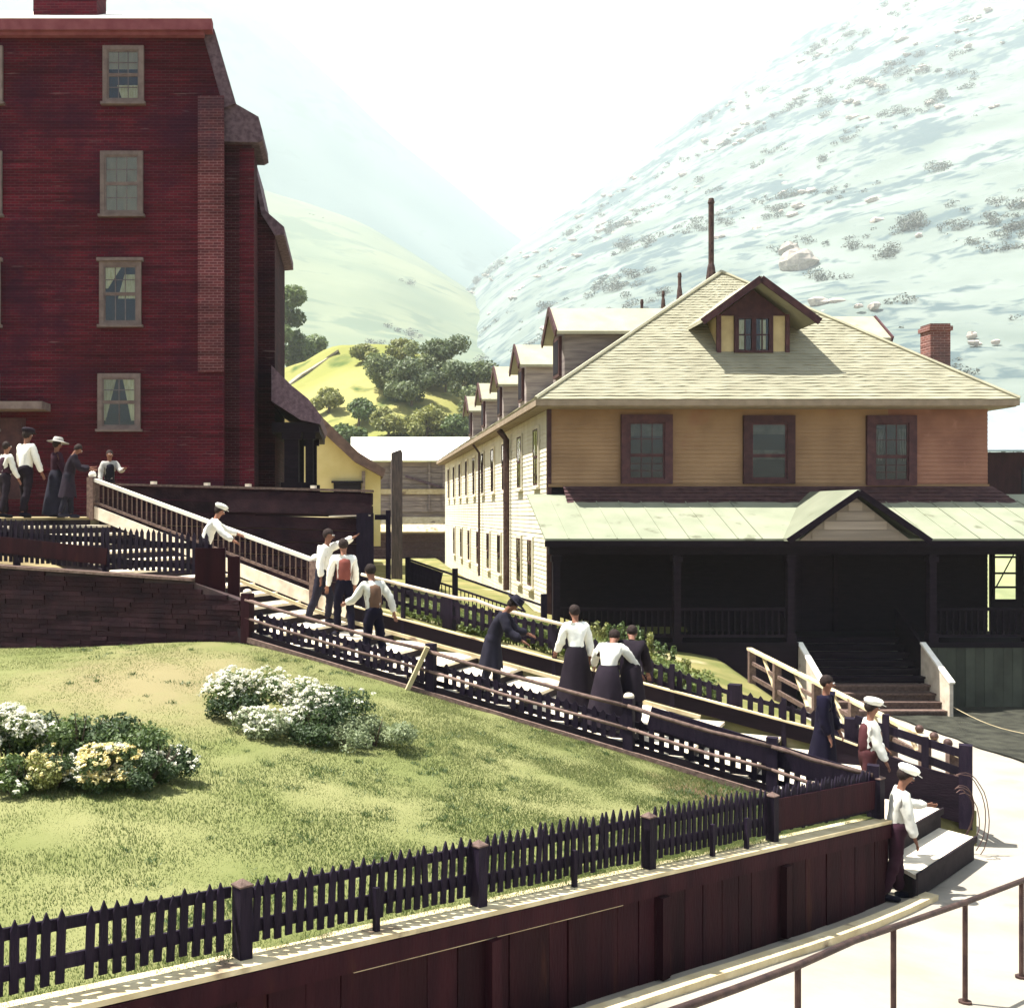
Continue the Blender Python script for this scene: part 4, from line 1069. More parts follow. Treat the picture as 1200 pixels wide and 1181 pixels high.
m = MB(); m.bar(G(D0 - 0.4, -0.15, 0.135), G(D1 + 0.0, -0.15, 0.135), 0.07, 0.17); bm_ = m.build('waling', M_MAROON, rw)
m = MB(); m.bar(G(d_of(400), -0.245, 0.12), G(d_of(715), -0.245, 0.12), 0.06, 0.012); m.build('batten', M_SILL, bm_)
for px_c in (905, 760, 561):
    d = d_of(px_c); c = G(d, -0.65, 0.17); m = MB(); m.frame(c, gd * 0.06, gn * 0.04, VZ * 0.40); m.build('buttress_post', M_MAROON, rw)
# low wall of dark blocks at the upper end of the lawn
WA, WB = Vector((-8.6, 21.3, 0)), Vector((-1.98, 19.08, 0))
wd_ = (WB - WA); WL = wd_.length; wd_ /= WL; wn_ = Vector((wd_.y, -wd_.x, 0))
def wtop(q): return -0.92 + (-1.22 + 0.92) * q if q < 0.87 else -1.18 - (q - 0.87) * 2.3
bw = empty('block_wall', (WA + WB) / 2 + VZ * -2.4, 'dark low wall of rough coursed blocks at the top of the lawn', 'wall')
m = MB(); a = WA - wn_ * 0.25; b_ = WB - wn_ * 0.25
m.add([(a.x, a.y, -2.9), (b_.x, b_.y, -2.9), (b_.x, b_.y, wtop(1) - 0.05), (a.x + wd_.x * WL * 0.87, a.y + wd_.y * WL * 0.87, wtop(0.87) - 0.05), (a.x, a.y, wtop(0) - 0.05)], [(0, 1, 2, 3, 4)])
a2 = [Vector(v) for v in m.v]; m = MB(); m.prism(a2, wn_ * 0.235); m.build('core', M_MORTAR, bw)
bh = 0.088; nbk = 0; rows_ = int((-0.9 + 2.75) / bh)
for r_ in range(rows_):
    z0 = -2.75 + r_ * bh; q = rng.uniform(0, 0.3)
    while q < WL - 0.05:
        L_ = rng.choice((0.34, 0.42, 0.5, 0.6)); e = min(q + L_, WL)
        pxl = CX + (WA + wd_ * e).x / (WA + wd_ * e).y * F
        if z0 + bh < wtop((q + e) / 2 / WL) - 0.02 and pxl > -12 and e - q > 0.06:
            c = WA + wd_ * ((q + e) / 2) - wn_ * 0.03
            m = MB(); pr_ = rng.uniform(0.0, 0.022)
            m.frame((c.x + wn_.x * pr_, c.y + wn_.y * pr_, z0 + bh / 2), wd_ * ((e - q) / 2 - 0.004), wn_ * 0.045, VZ * (bh / 2 - 0.004))
            m.build('block', M_STONE, bw); nbk += 1
        q = e
m = MB(); 
for i in range(10):
    q0, q1 = i / 10 * 0.87, (i + 1) / 10 * 0.87; a = WA + wd_ * (q0 * WL) - wn_ * 0.1; b_ = WA + wd_ * (q1 * WL) - wn_ * 0.1
    m.bar((a.x, a.y, wtop(q0)), (b_.x, b_.y, wtop(q1)), 0.32, 0.05, ext=0.002)
m.build('coping', M_BROWNRAIL, bw)
# earth fill behind the low wall up to the terrace
fl = MB(); pts_ = [WA + wd_ * (WL * q) - wn_ * 0.24 for q in np.linspace(-0.6, 0.98, 9)]
bk_ = [Vector((-13, 22.6, -0.16)), Vector((-11.5, 22.5, -0.16)), Vector((-10, 22.3, -0.16)), Vector((-8.6, 22.2, -0.2))] + [S(t, 0.0, -0.30) for t in (-0.62, -0.45, -0.3, -0.15, -0.02)]
fl.add([(p.x, p.y, wtop(max(0, q)) - 0.06) for p, q in zip(pts_, np.linspace(-0.6, 0.98, 9))] + [tuple(b) for b in bk_], [(i, i + 1, 9 + i + 1, 9 + i) for i in range(8)])
tag(fl.build('slope', M_EARTH), kind='structure')

# picket fence standing on the low wall
uf = empty('picket_fence', WA + wd_ * 4 + VZ * -1, 'dark picket fence standing on the low block wall below the brick building', 'fence')
pm2 = picket_mesh('picket', 0.07, 0.72, 0.018, M_FENCE)
q = 0.05
def wpt(q, dz, n=0.0): 
    p = WA + wd_ * q - wn_ * (0.12 + n); return Vector((p.x, p.y, wtop(min(q / WL, 0.87)) + dz))
while q < WL - 0.62:
    hsc = 1.18 - 0.20 * q / WL
    inst('picket', pm2, uf, Matrix.Translation(wpt(q, 0.09 + rng.uniform(-0.01, 0.01))) @ basis(wd_, -wn_, rng.uniform(-0.02, 0.02)) @ Matrix.Diagonal((1, 1, hsc, 1)))
    q += 0.115
for dz in (0.20, 0.56):
    m = MB(); m.bar(wpt(0, dz + 0.05, 0.04), wpt(WL - 0.62, dz, 0.04), 0.03, 0.10); m.build('rail', M_FENCE, uf)
m = MB(); m.bar(wpt(1.6, 0.42, -0.03), wpt(4.3, 0.30, -0.03), 0.02, 0.30); m.build('board', M_MAROON, uf)
for q in (0.4, 2.3, 4.2):
    m = MB(); c = wpt(q, 0.40, 0.1); m.frame(c, wd_ * 0.05, wn_ * 0.05, VZ * 0.42); m.build('post', M_FENCE, uf)
for px_a, px_b, zt_, zb_ in ((229, 264, 642, 706), (267, 281, 652, 700)):
    a, b_ = P(px_a, zb_, 19.45), P(px_b, zt_, 19.45)
    m = MB(); m.box(a.x, b_.x, 19.40, 19.52, a.z, b_.z); m.build('end_panel' if px_b - px_a > 20 else 'end_post', M_MAROON, uf)

# near-side rail fence of the stairway
nf = empty('rail_fence', S(0.4, 0, -0.4), 'low weathered two-rail fence with short pickets along the near side of the stairway', 'fence')
pt_ = [t_of(q, 0.0) for q in (290, 505, 737, 905)] + [0.995]
def NP(t, dz, w=0.0): 
    p = S(t, w); p.z = ZN(t) + dz; return p
for i, t in enumerate(pt_):
    m = MB(); s_ = 0.07 if i else 0.085
    m.frame(NP(t, 0.36), UD * s_, VD * s_, VZ * 0.42); po = m.build('post', M_FENCE if i else M_MAROON, nf)
    if i in (0, 2):
        m = MB(); m.blob(NP(t, 0.80), 0.08, 8, 6, (1, 1, 0.7)); m.build('post_cap', M_PALERAIL, po, smooth=True)
for a, b_ in zip(pt_[:-1], pt_[1:]):
    for dz, hh in ((0.67, 0.075), (0.36, 0.06)):
        m = MB(); sag = -0.03
        pts = [NP(a + (b_ - a) * q, dz + sag * math.sin(math.pi * q) + rng.uniform(-0.008, 0.008), -0.06) for q in np.linspace(0, 1, 6)]
        m.tube(pts, [0.034, 0.030, 0.032, 0.029, 0.032, 0.030] if dz > 0.5 else 0.026, 7); m.build('rail', M_BROWNRAIL, nf, smooth=True)
for a, b_ in zip([0.005] + pt_[1:-1], pt_[1:]):
    m = MB(); m.bar(NP(a, 0.0, -0.07), NP(b_, 0.0, -0.07), 0.05, 0.09); m.build('edge_board', M_BROWNRAIL, nf)
m = MB(); m.bar(NP(pt_[1] - 0.035, -0.02, -0.14), NP(pt_[1] + 0.0, 0.74, -0.12), 0.07, 0.035, up=(0.3, -1, 0)); m.build('brace', M_SILL, nf)
pm3 = picket_mesh('picket', 0.075, 0.40, 0.018, M_FENCE, 0.05)
t = 0.02
while t < 0.99:
    if all(abs(t - q) > 0.009 for q in pt_):
        inst('picket', pm3, nf, Matrix.Translation(NP(t, 0.10 + rng.uniform(-0.012, 0.012), 0.10)) @ basis(UD, VD, rng.uniform(-0.03, 0.03)))
    t += 0.0142
for dz in (0.16, 0.40):
    m = MB(); m.bar(NP(0.01, dz, 0.13), NP(0.985, dz, 0.13), 0.03, 0.075); m.build('picket_rail', M_FENCE, nf)
m = MB(); m.bar(NP(0.70, 0.58, 0.06), NP(0.99, 0.50, 0.06), 0.03, 0.30); m.build('board', M_FENCE, nf)

# far-side picket fence and handrail
ff = empty('picket_fence', S(0.4, 3.15), 'navy picket fence with pale handrail on the house side of the stairway', 'fence')
pm4 = picket_mesh('picket', 0.085, 0.44, 0.02, M_FENCE, 0.06)
def fz(t): return 0.44 if t < 0.45 else (0.44 - 0.32 * min(1, (t - 0.45) / 0.3))
t = 0.06
while t < 0.93:
    inst('picket', pm4, ff, Matrix.Translation(S(t, 3.16, fz(t) + rng.uniform(-0.012, 0.012))) @ basis(UD, VD, rng.uniform(-0.03, 0.03)))
    t += 0.0165
ft = [0.06, 0.145, 0.235, 0.34, 0.45, 0.55, 0.66, 0.76, 0.84, 0.94]
for a, b_ in zip(ft[:-1], ft[1:]):
    for dz, hh in ((0.10, 0.07), (0.34, 0.07)):
        m = MB(); m.bar(S(a, 3.20, fz(a) + dz), S(b_, 3.20, fz(b_) + dz), 0.035, hh, ext=0.001); m.build('rail', M_FENCE, ff)
for i, t in enumerate(ft):
    hh = 0.92 if t < 0.46 else fz(t) + 0.50
    big = i in (2, 7, 9)
    m = MB(); s_ = 0.10 if big else 0.035; c = S(t, 3.26 if big else 3.10, hh / 2 - 0.1); m.frame(c, UD * s_, VD * s_, VZ * (hh / 2 + 0.1)); m.build('post', M_FENCE, ff)
m = MB(); m.tube([S(t, 3.06, 0.93 + (0.05 if 0.27 < t < 0.3 else 0)) for t in np.linspace(0.055, 0.50, 12)], 0.032, 8); m.build('handrail', M_PALERAIL, ff, smooth=True)
# posts and rails of the bottom end
m = MB(); m.frame(S(1.10, 3.15, 0.55), UD * 0.09, VD * 0.09, VZ * 0.62); m.build('post', M_FENCE, ff)
for t in (0.99, 1.045): m = MB(); m.frame(S(t, 3.15, 0.45), UD * 0.05, VD * 0.05, VZ * 0.46); m.build('post', M_FENCE, ff)
for dz in (0.30, 0.62, 0.90):
    m = MB(); m.bar(S(0.945, 3.15, dz * 0.72), S(1.095, 3.15, dz + 0.1), 0.05, 0.12); m.build('rail', M_FENCE, ff)

# upper handrail with balusters
uh = empty('stair_balustrade', S(-0.4, 3.12), 'pale wide handrail on slim balusters beside the upper stairs', 'railing')
m = MB(); m.bar(S(-0.645, 3.12, 0.86), S(-0.06, 3.12, 0.90), 0.12, 0.07); m.build('handrail', M_WHITE, uh)
m = MB(); m.bar(S(-0.645, 3.12, 0.36), S(-0.06, 3.12, 0.40), 0.06, 0.05); m.build('bottom_rail', M_BROWNRAIL, uh)
for t in (-0.65, -0.055):
    m = MB(); m.frame(S(t, 3.12, 0.42), UD * 0.09, VD * 0.09, VZ * 0.48); po = m.build('newel_post', M_BROWNRAIL, uh)
    m = MB(); m.blob(S(t, 3.12, 0.95), 0.09, 8, 6); m.build('post_cap', M_WHITE, po, smooth=True)
bmh = MB(); bmh.box(-0.014, 0.014, -0.014, 0.014, 0, 0.47); o_ = bmh.build('baluster', M_BROWNRAIL); bme = o_.data; bpy.data.objects.remove(o_)
k = 42
for i in range(1, k):
    t = -0.645 + 0.585 * i / k; zz = (0.40 + (0.44 - 0.40) * i / k)
    p0 = S(-0.645, 3.12, 0.37).lerp(S(-0.06, 3.12, 0.41), i / k)
    inst('baluster', bme, uh, Matrix.Translation(p0))

# dark plank wall closing the terrace behind the stairs
pw = empty('plank_wall', (-2.5, 25.3, -2), 'long dark horizontal-plank wall between upper stairs and brick porch', 'wall')
QA, QB = Vector((-6.15, 26.35, 0)), Vector((0.36, 24.25, 0))
qd = (QB - QA); QL = qd.length; qd /= QL; qn = Vector((qd.y, -qd.x, 0))
def qtop(q): return P(0, 567 + 11 * q, 25.3).z
npl = 11
for i in range(npl):
    a0, a1 = i / npl, (i + 1) / npl
    zA0, zA1 = -2.7 + (qtop(0) + 2.7) * a0, -2.7 + (qtop(0) + 2.7) * a1; zB0, zB1 = -2.7 + (qtop(1) + 2.7) * a0, -2.7 + (qtop(1) + 2.7) * a1
    off = qn * rng.uniform(0, 0.02)
    m = MB(); m.prism([Vector((QA.x, QA.y, zA0 + 0.008)) + off, Vector((QB.x, QB.y, zB0 + 0.008)) + off, Vector((QB.x, QB.y, zB1 - 0.008)) + off, Vector((QA.x, QA.y, zA1 - 0.008)) + off], -qn * 0.08)
    m.build('plank', M_STONE, pw)
m = MB(); m.bar((QA.x, QA.y, qtop(0) + 0.03), (QB.x, QB.y, qtop(1) + 0.03), 0.24, 0.05); cp = m.build('coping', M_BROWNRAIL, pw)
for q in (0.22, 0.42, 0.57, 0.80):
    p = QA + qd * (QL * q); m = MB(); m.frame((p.x, p.y, qtop(q) + 0.07), qd * 0.05, qn * 0.07, VZ * 0.05); m.build('knob', M_PALERAIL, cp)
m = MB(); a = QA + qd * (QL * 0.50) + qn * 0.06; b_ = QB + qn * 0.06; m.bar((a.x, a.y, qtop(0.5) - 0.30), (b_.x, b_.y, qtop(1) - 0.27), 0.08, 0.46); m.build('fascia', M_STONE, pw)
m = MB(); a = QA + qd * (QL * 0.86) + qn * 0.09; b_ = QB + qn * 0.09; m.bar((a.x, a.y, qtop(0.86) - 0.55), (b_.x, b_.y, qtop(1) - 0.50), 0.10, 0.03); m.build('ledge', M_PALERAIL, pw)
m = MB(); m.box(QB.x - 0.35, QB.x + 0.03, QB.y - 0.12, QB.y + 0.6, -2.9, qtop(1) - 0.45); m.build('end_pier', M_FENCE, pw)

m = MB(); a = P(455, 0, 24.6); m.box(a.x - 0.055, a.x + 0.055, 24.55, 24.66, -2.6, P(0, 598, 24.6).z); m.box(a.x - 0.30, a.x - 0.056, 24.57, 24.64, P(0, 609, 24.6).z, P(0, 603, 24.6).z)
tag(m.build('gate_post', M_FENCE), 'thin dark post with a short arm at the end of the plank wall', 'post')

# small slat fence on the bank below the house wall
sf = empty('slat_fence', P(560, 690, 28.5), 'thin dark rail fence with short balusters on the bank below the cream house wall', 'fence')
FA, FB = P(478, 655, 30.0), P(640, 711, 27.6)
def fp(q, dz=0.0): return FA.lerp(FB, q) + VZ * dz
m = MB(); m.bar(fp(0), fp(1), 0.05, 0.05); m.build('top_rail', M_FENCE, sf)
m = MB(); m.bar(fp(0, -0.35), fp(0.86, -0.30), 0.04, 0.05); m.build('rail', M_FENCE, sf)
m = MB(); m.bar(fp(0.0, -0.36), fp(0.25, -0.36), 0.03, 0.62); m.build('board', M_FENCE, sf)
for i in range(22):
    m = MB(); m.bar(fp(0.26 + 0.6 * i / 21, -0.33), fp(0.26 + 0.6 * i / 21, -0.66), 0.025, 0.025, up=(1, 0, 0)); m.build('baluster', M_FENCE, sf)
for q, up_ in ((0.0, 0.05), (0.36, 0.18), (0.985, 0.30)):
    m = MB(); p = fp(q, 0); m.box(p.x - 0.07, p.x + 0.07, p.y - 0.07, p.y + 0.07, p.z - 1.4, p.z + up_); m.build('post', M_FENCE, sf)

# pale timber railing from the house yard down to the stair foot
tr = empty('timber_railing', (9.1, 21, -4.4), 'pale sunlit timber railing running from the porch yard to the stair foot', 'railing')
TA, TB = P(878, 760, 25.9), P(1128, 886, 16.6)
def tp(q, dz=0.0): return TA.lerp(TB, q) + VZ * dz
m = MB(); m.bar(tp(0), tp(1), 0.12, 0.055); m.build('top_rail', M_SILL, tr)
m = MB(); m.bar(tp(0, -0.30), tp(1, -0.30), 0.05, 0.07); m.build('rail', M_BROWNRAIL, tr)
m = MB(); m.bar(tp(0, -0.62), tp(1, -0.62), 0.05, 0.09); m.build('rail', M_BROWNRAIL, tr)
for q in (0.02, 0.19, 0.42, 0.60, 0.76, 0.88, 0.97):
    m = MB(); p = tp(q, -0.02); m.box(p.x - 0.08, p.x + 0.07, p.y - 0.06, p.y + 0.06, p.z - 1.1, p.z); m.build('post', M_BROWNRAIL, tr)
for q in (0.10, 0.30, 0.50, 0.68, 0.82):
    m = MB(); m.bar(tp(q, -0.03), tp(q + 0.07, -0.58), 0.04, 0.06, up=(1, 0, 0)); m.build('brace', M_SILL, tr)
for q in (0.86, 0.91, 0.955):
    m = MB(); m.blob(tp(q, 0.09), 0.07, 8, 6); m.build('knob', M_IRON, tr, smooth=True)

# iron pipe railing beside the lower path
ir = empty('iron_railing', P(1047, 1181, 9.3), 'thin rusty iron pipe railing curving beside the pale lower path', 'railing')
rl_ = [(560, 1262, 5.1), (700, 1216, 6.0), (792, 1183, 6.7), (860, 1159, 7.25), (935, 1131, 8.0), (1000, 1102, 8.75), (1047, 1086, 9.35), (1131, 1057, 10.5), (1197, 1032, 11.4), (1260, 1006, 12.4)]
m = MB(); m.tube([P(*q) for q in rl_], 0.027, 8); m.build('top_rail', M_IRON, ir, smooth=True)
for px_c in (700, 935, 1047, 1131, 1197):
    yy = np.interp(px_c, [q[0] for q in rl_], [q[1] for q in rl_]); Yv = np.interp(px_c, [q[0] for q in rl_], [q[2] for q in rl_])
    p = P(px_c, yy, Yv); zg = float(path_z(np.array([p.x]), np.array([p.y]))[0])
    m = MB(); m.tube([(p.x, p.y, p.z), (p.x, p.y, zg - 0.1)], 0.024, 8); m.tube([(p.x, p.y, zg + 0.005), (p.x, p.y, zg + 0.03)], 0.06, 8); m.build('post', M_IRON, ir, smooth=False)
# kerb strip along the foot of the wall
kb = MB(); kp = [G(d, 0, 0.46) for d in np.linspace(1, D1 + 0.5, 14)]
for a, b_ in zip(kp[:-1], kp[1:]):
    za, zb = [float(path_z(np.array([q.x]), np.array([q.y]))[0]) for q in (a, b_)]
    kb.bar((a.x, a.y, za + 0.02), (b_.x, b_.y, zb + 0.02), 0.16, 0.12, ext=0.003)
tag(kb.build('kerb', M_SILL), kind='structure')

# tangle of bent wire by the end post
wm = MB(); base = P(1140, 985, 16.0)
for i in range(6):
    r_ = rng.uniform(0.25, 0.5); ph = rng.uniform(-0.5, 0.5); pts = []
    for k in range(14):
        a = -1.0 + 2.9 * k / 13
        pts.append(base + Vector((math.cos(a) * r_ * 0.7 - 0.15 + ph * 0.2, math.sin(ph) * 0.3 * math.sin(a), math.sin(a) * r_ * 1.3 + 0.35 + rng.uniform(-0.02, 0.02))))
    wm.tube(pts, 0.007, 5)
tag(wm.build('wire_coil', M_IRON), 'loose coil of dark bent wire leaning on the stair foot post', 'wire coil')

m = MB(); a, b_ = P(1113, 826, 27.3), P(1215, 862, 23.6)
m.tube([a.lerp(b_, q) - VZ * 0.12 * math.sin(math.pi * q) for q in np.linspace(0, 1, 9)], 0.010, 5)
tag(m.build('wire', M_SILL), 'thin pale wire strung across the dark yard right of the porch steps', 'wire')

# ------------------------------------------------------------------ plants
def leaf_cloud(clumps, n, size, flat=0.0, up=0.0):
    """leaf diamonds spread through clumps [(centre, radius vector)]; returns V, F, tone"""
    cs = np.array([c[0] for c in clumps], float); rs = np.array([c[1] for c in clumps], float)
    w = rs.prod(1) ** 0.67; w /= w.sum()
    idx = nrng.choice(len(clumps), n, p=w)
    d = nrng.normal(size=(n, 3)); d /= np.linalg.norm(d, axis=1)[:, None]
    rad = nrng.random(n) ** 0.38
    p = cs[idx] + d * rs[idx] * rad[:, None]
    nor = d * 0.7 + nrng.normal(size=(n, 3)) * 0.6 + np.array([0, 0, up]); nor /= np.linalg.norm(nor, axis=1)[:, None]
    a = np.cross(nor, nrng.normal(size=(n, 3))); a /= np.linalg.norm(a, axis=1)[:, None]
    b = np.cross(nor, a)
    s = size * nrng.uniform(0.6, 1.35, n)[:, None]
    V = np.stack([p - a * s, p + b * s * 0.55 + nor * s * 0.15, p + a * s, p - b * s * 0.55 + nor * s * 0.15], 1).reshape(-1, 3)
    tone = np.repeat(np.clip(nrng.normal(0.5, 0.2, n) + nrng.normal(0, 0.15, len(clumps))[idx], 0, 1), 4)
    return V, np.arange(n * 4).reshape(-1, 4), tone

L_DARK = leaf_mat('dark_leaf', (0.020, 0.040, 0.014), (0.065, 0.105, 0.030))
L_MID = leaf_mat('mid_leaf', (0.045, 0.080, 0.020), (0.120, 0.170, 0.045))
L_PALE = leaf_mat('silvery_leaf', (0.12, 0.16, 0.075), (0.32, 0.36, 0.19))
L_YEL = leaf_mat('yellow_green_leaf', (0.11, 0.13, 0.03), (0.26, 0.26, 0.07))
L_TEAL = leaf_mat('hazy_leaf', (0.080, 0.115, 0.042), (0.180, 0.205, 0.080))
L_OAK = leaf_mat('hill_tree_leaf', (0.055, 0.085, 0.034), (0.135, 0.165, 0.065))
L_SCRUB = leaf_mat('scrub_leaf', (0.030, 0.040, 0.032), (0.075, 0.085, 0.060), 0.2)
F_WHITE = leaf_mat('white_petal', (0.60, 0.58, 0.44), (0.80, 0.79, 0.68), 0.3)
F_YEL = leaf_mat('yellow_petal', (0.62, 0.48, 0.14), (0.82, 0.76, 0.46), 0.3)

def shrub(px, py, Y, wx, hz, lm, label, flower=None, nleaf=1500, size=0.024, nfl=0, wy=None):
    lo, hi = 6.0, 19.0                     # distance at which the lawn is seen at that point
    for _ in range(40):
        Y = (lo + hi) / 2; zl = float(lawn_z(np.array([(px - CX) * Y / F]), np.array([Y]))[0])
        if CY - zl / Y * F > py: lo = Y
        else: hi = Y
    g = P(px, py, Y); zl = float(lawn_z(np.array([g.x]), np.array([g.y]))[0]); g.z = zl
    wx *= Y / 11.2 * 1.08; hz *= Y / 11.2 * (0.84 if px > 240 else 1.06)
    wy = wy or wx * 0.8
    nleaf = int(nleaf * 1.9); nfl = int(nfl * 1.7)
    o = empty('flowering_shrub' if flower else 'shrub', g, label, 'shrub', 'shrubs of the lawn beds')
    m = MB()
    for k in range(7):
        e = g + Vector((rng.uniform(-1, 1) * wx * 0.55, rng.uniform(-1, 1) * wy * 0.5, hz * rng.uniform(0.55, 0.85)))
        m.tube([g + VZ * -0.03 + (e - g) * 0.05, g.lerp(e, 0.5) + VZ * 0.03, e], [0.014, 0.009, 0.004], 5)
    m.build('stem', M_BARK, o)
    cl = []
    for k in range(12):
        a = rng.uniform(0, 6.28); r_ = rng.random() ** 0.5
        c = (g.x + math.cos(a) * r_ * wx * 0.75, g.y + math.sin(a) * r_ * wy * 0.75, g.z + hz * rng.uniform(0.25, 0.85) * (1 - 0.35 * r_))
        s = rng.uniform(0.28, 0.42) * min(wx, hz * 1.2)
        cl.append((c, (s, s, s * 0.8)))
    V, Fq, tn = leaf_cloud(cl, nleaf, size, up=0.3)
    ok = V[:, 2].reshape(-1, 4).min(1) > g.z - 0.02
    V = V.reshape(-1, 4, 3)[ok].reshape(-1, 3); tn = tn.reshape(-1, 4)[ok].ravel()
    np_mesh('foliage', V, np.arange(len(V)).reshape(-1, 4), lm, o, col=tn)
    if flower and nfl:
        fc = []
        for k in range(nfl):
            c, s = cl[rng.randrange(len(cl))]
            a = rng.uniform(0, 6.28); q = rng.uniform(0.1, 1)
            fc.append(((c[0] + math.cos(a) * s[0] * math.sqrt(1 - q * q) * 1.05, c[1] + math.sin(a) * s[1] * math.sqrt(1 - q * q) * 1.05, c[2] + s[2] * q * 1.08), (0.032, 0.032, 0.02)))
        V, Fq, tn = leaf_cloud(fc, nfl * 9, 0.021, up=0.9)
        np_mesh('flowers', V, Fq, flower, o, col=tn)['kind'] = 'stuff'
    return o
# left bed
shrub(8, 905, 11.6, 0.50, 0.72, L_MID, 'tall white-flowering shrub at the left edge of the left flower bed', F_WHITE, 2200, 0.024, 300)
shrub(34, 925, 11.0, 0.36, 0.42, L_YEL, 'small yellow-green shrub before the tall white-flowering one', F_YEL, 1300, 0.020, 26)
shrub(92, 905, 11.6, 0.42, 0.74, L_MID, 'tallest leafy green shrub in the middle of the left bed', None, 2200, 0.030)
shrub(66, 922, 11.1, 0.32, 0.45, L_DARK, 'dark shrub with scattered tiny blooms between white and yellow flowers', F_YEL, 1400, 0.022, 22)
shrub(118, 924, 11.0, 0.36, 0.48, L_MID, 'shrub covered in yellow and cream blossom at the front of the left bed', F_YEL, 1400, 0.022, 210)
shrub(112, 922, 10.95, 0.30, 0.50, L_MID, 'cream-white blossom clump topping the yellow-flowered shrub', F_WHITE, 500, 0.02, 90)
shrub(152, 905, 11.7, 0.46, 0.58, L_MID, 'mid-green shrub behind the yellow blossom', None, 1900, 0.024)
shrub(188, 918, 11.3, 0.36, 0.46, L_DARK, 'dark rounded shrub at the right end of the left bed', F_WHITE, 1900, 0.022, 24)
shrub(48, 898, 12.0, 0.46, 0.60, L_DARK, 'dark leafy shrub at the back between the white blooms and the tallest green one', None, 2200, 0.028)
shrub(128, 898, 12.0, 0.46, 0.58, L_DARK, 'dark green shrub at the back behind the yellow blossom', None, 2200, 0.028)
shrub(172, 926, 11.0, 0.30, 0.36, L_DARK, 'small dark shrub at the front beside the yellow blossom', None, 1300, 0.022)
shrub(12, 930, 11.0, 0.30, 0.36, L_MID, 'small green shrub at the front left corner of the left bed', F_WHITE, 1300, 0.022, 14)
# right bed
shrub(272, 842, 14.4, 0.32, 0.44, L_DARK, 'small dark shrub at the left end of the right bed', None, 1500, 0.022)
shrub(288, 836, 14.9, 0.46, 0.58, L_MID, 'white-topped shrub at the back left of the right bed', F_WHITE, 1800, 0.024, 190)
shrub(312, 862, 13.5, 0.38, 0.36, L_PALE, 'low pale flowering shrub at the front left of the right bed', F_WHITE, 1700, 0.022, 100)
shrub(348, 850, 14.2, 0.48, 0.54, L_MID, 'broad white-flowering shrub in the centre of the right bed', F_WHITE, 2200, 0.024, 230)
shrub(398, 860, 14.0, 0.46, 0.66, L_DARK, 'tall dark shrub on the right side of the right bed', F_WHITE, 2600, 0.024, 26)
shrub(368, 868, 13.3, 0.36, 0.42, L_DARK, 'dark shaded shrub at the front centre of the right bed', None, 1600, 0.022)
shrub(440, 874, 13.2, 0.42, 0.38, L_PALE, 'pale grey-green spreading shrub at the right end of the right bed', None, 2400, 0.022)
shrub(405, 876, 13.1, 0.30, 0.30, L_PALE, 'small silvery shrub squeezed between the dark shrubs of the right bed', None, 1000, 0.020)

# bank plants below the porch
def bank_plant(px, Y, wx, hz, lm, label, n=600, name='leafy_plant', size=0.035):
    x = (px - CX) * Y / F; zg = float(bank_z(np.array([x]), np.array([Y]))[0])
    o = empty(name, (x, Y, zg), label, 'plant', 'plants on the bank before the porch')
    m = MB(); cl = []
    for k in range(5):
        e = Vector((x + rng.uniform(-1, 1) * wx * 0.7, Y + rng.uniform(-1, 1) * wx * 0.4, zg + hz * rng.uniform(0.7, 1.0)))
        m.tube([(x + (e.x - x) * 0.6, Y, zg - 0.03), e], [0.012, 0.005], 5)
        for q in (0.3, 0.55, 0.8, 1.0):
            cl.append(((x + (e.x - x) * (0.6 + 0.4 * q), e.y, zg + (e.z - zg) * q), (wx * 0.28 * (1.2 - 0.6 * q), wx * 0.28, hz * 0.14)))
    m.build('stem', M_BARK, o)
    V, Fq, tn = leaf_cloud(cl, n, size, up=0.4)
    np_mesh('foliage', V, Fq, lm, o, col=tn)
wh = ['tall bright leafy plant left of the porch steps', 'bushy plant under the porch beam', 'upright leafy plant by the dark porch', 'low leafy plant at the bank edge']
for i, (px, Y, wx, hz) in enumerate(((700, 26.3, 0.40, 0.55), (722, 25.6, 0.34, 0.62), (744, 25.2, 0.34, 0.66), (762, 24.6, 0.30, 0.58), (778, 24.1, 0.34, 0.50), (800, 23.4, 0.34, 0.36), (825, 22.8, 0.34, 0.30))):
    bank_plant(px, Y, wx, hz, (L_YEL, L_MID, L_MID, L_YEL, L_MID, L_YEL, L_YEL)[i],
               ('drooping yellowish plant above the white-shirted walker', 'leafy plant just right of the yellowish drooping plant', 'tallest green plant of the row before the dark porch', 'slim green plant beside the tallest in the porch row', 'broad green plant near the right end of the porch row',
                'low yellow-green plant over the far picket fence', 'last and lowest plant at the right end of the porch row')[i], 520)
# long grass hedge on the bank
x = nrng.uniform(1.6, 5.6, 15000); y = 28.6 - 0.35 * (x - 1.6) + nrng.normal(0, 0.55, len(x)) - 1.1
z = bank_z(x, y); hgt = nrng.uniform(0.08, 0.30, len(x)) * np.clip((x - 1.0) / 2.5, 0.3, 1.2); ang = nrng.uniform(0, 6.28, len(x))
V = np.stack([np.stack([x - np.cos(ang) * 0.012, y - np.sin(ang) * 0.012, z - 0.02], 1), np.stack([x + np.cos(ang) * 0.012, y + np.sin(ang) * 0.012, z - 0.02], 1), np.stack([x + nrng.normal(0, 0.08, len(x)), y + nrng.normal(0, 0.08, len(x)), z + hgt], 1)], 1)
tag(np_mesh('long_grass', V.reshape(-1, 3), np.arange(len(V) * 3).reshape(-1, 3), L_YEL, col=np.repeat(nrng.random(len(x)), 3)), 'long tufted grass along the bank below the house wall', 'grass', kind='stuff')
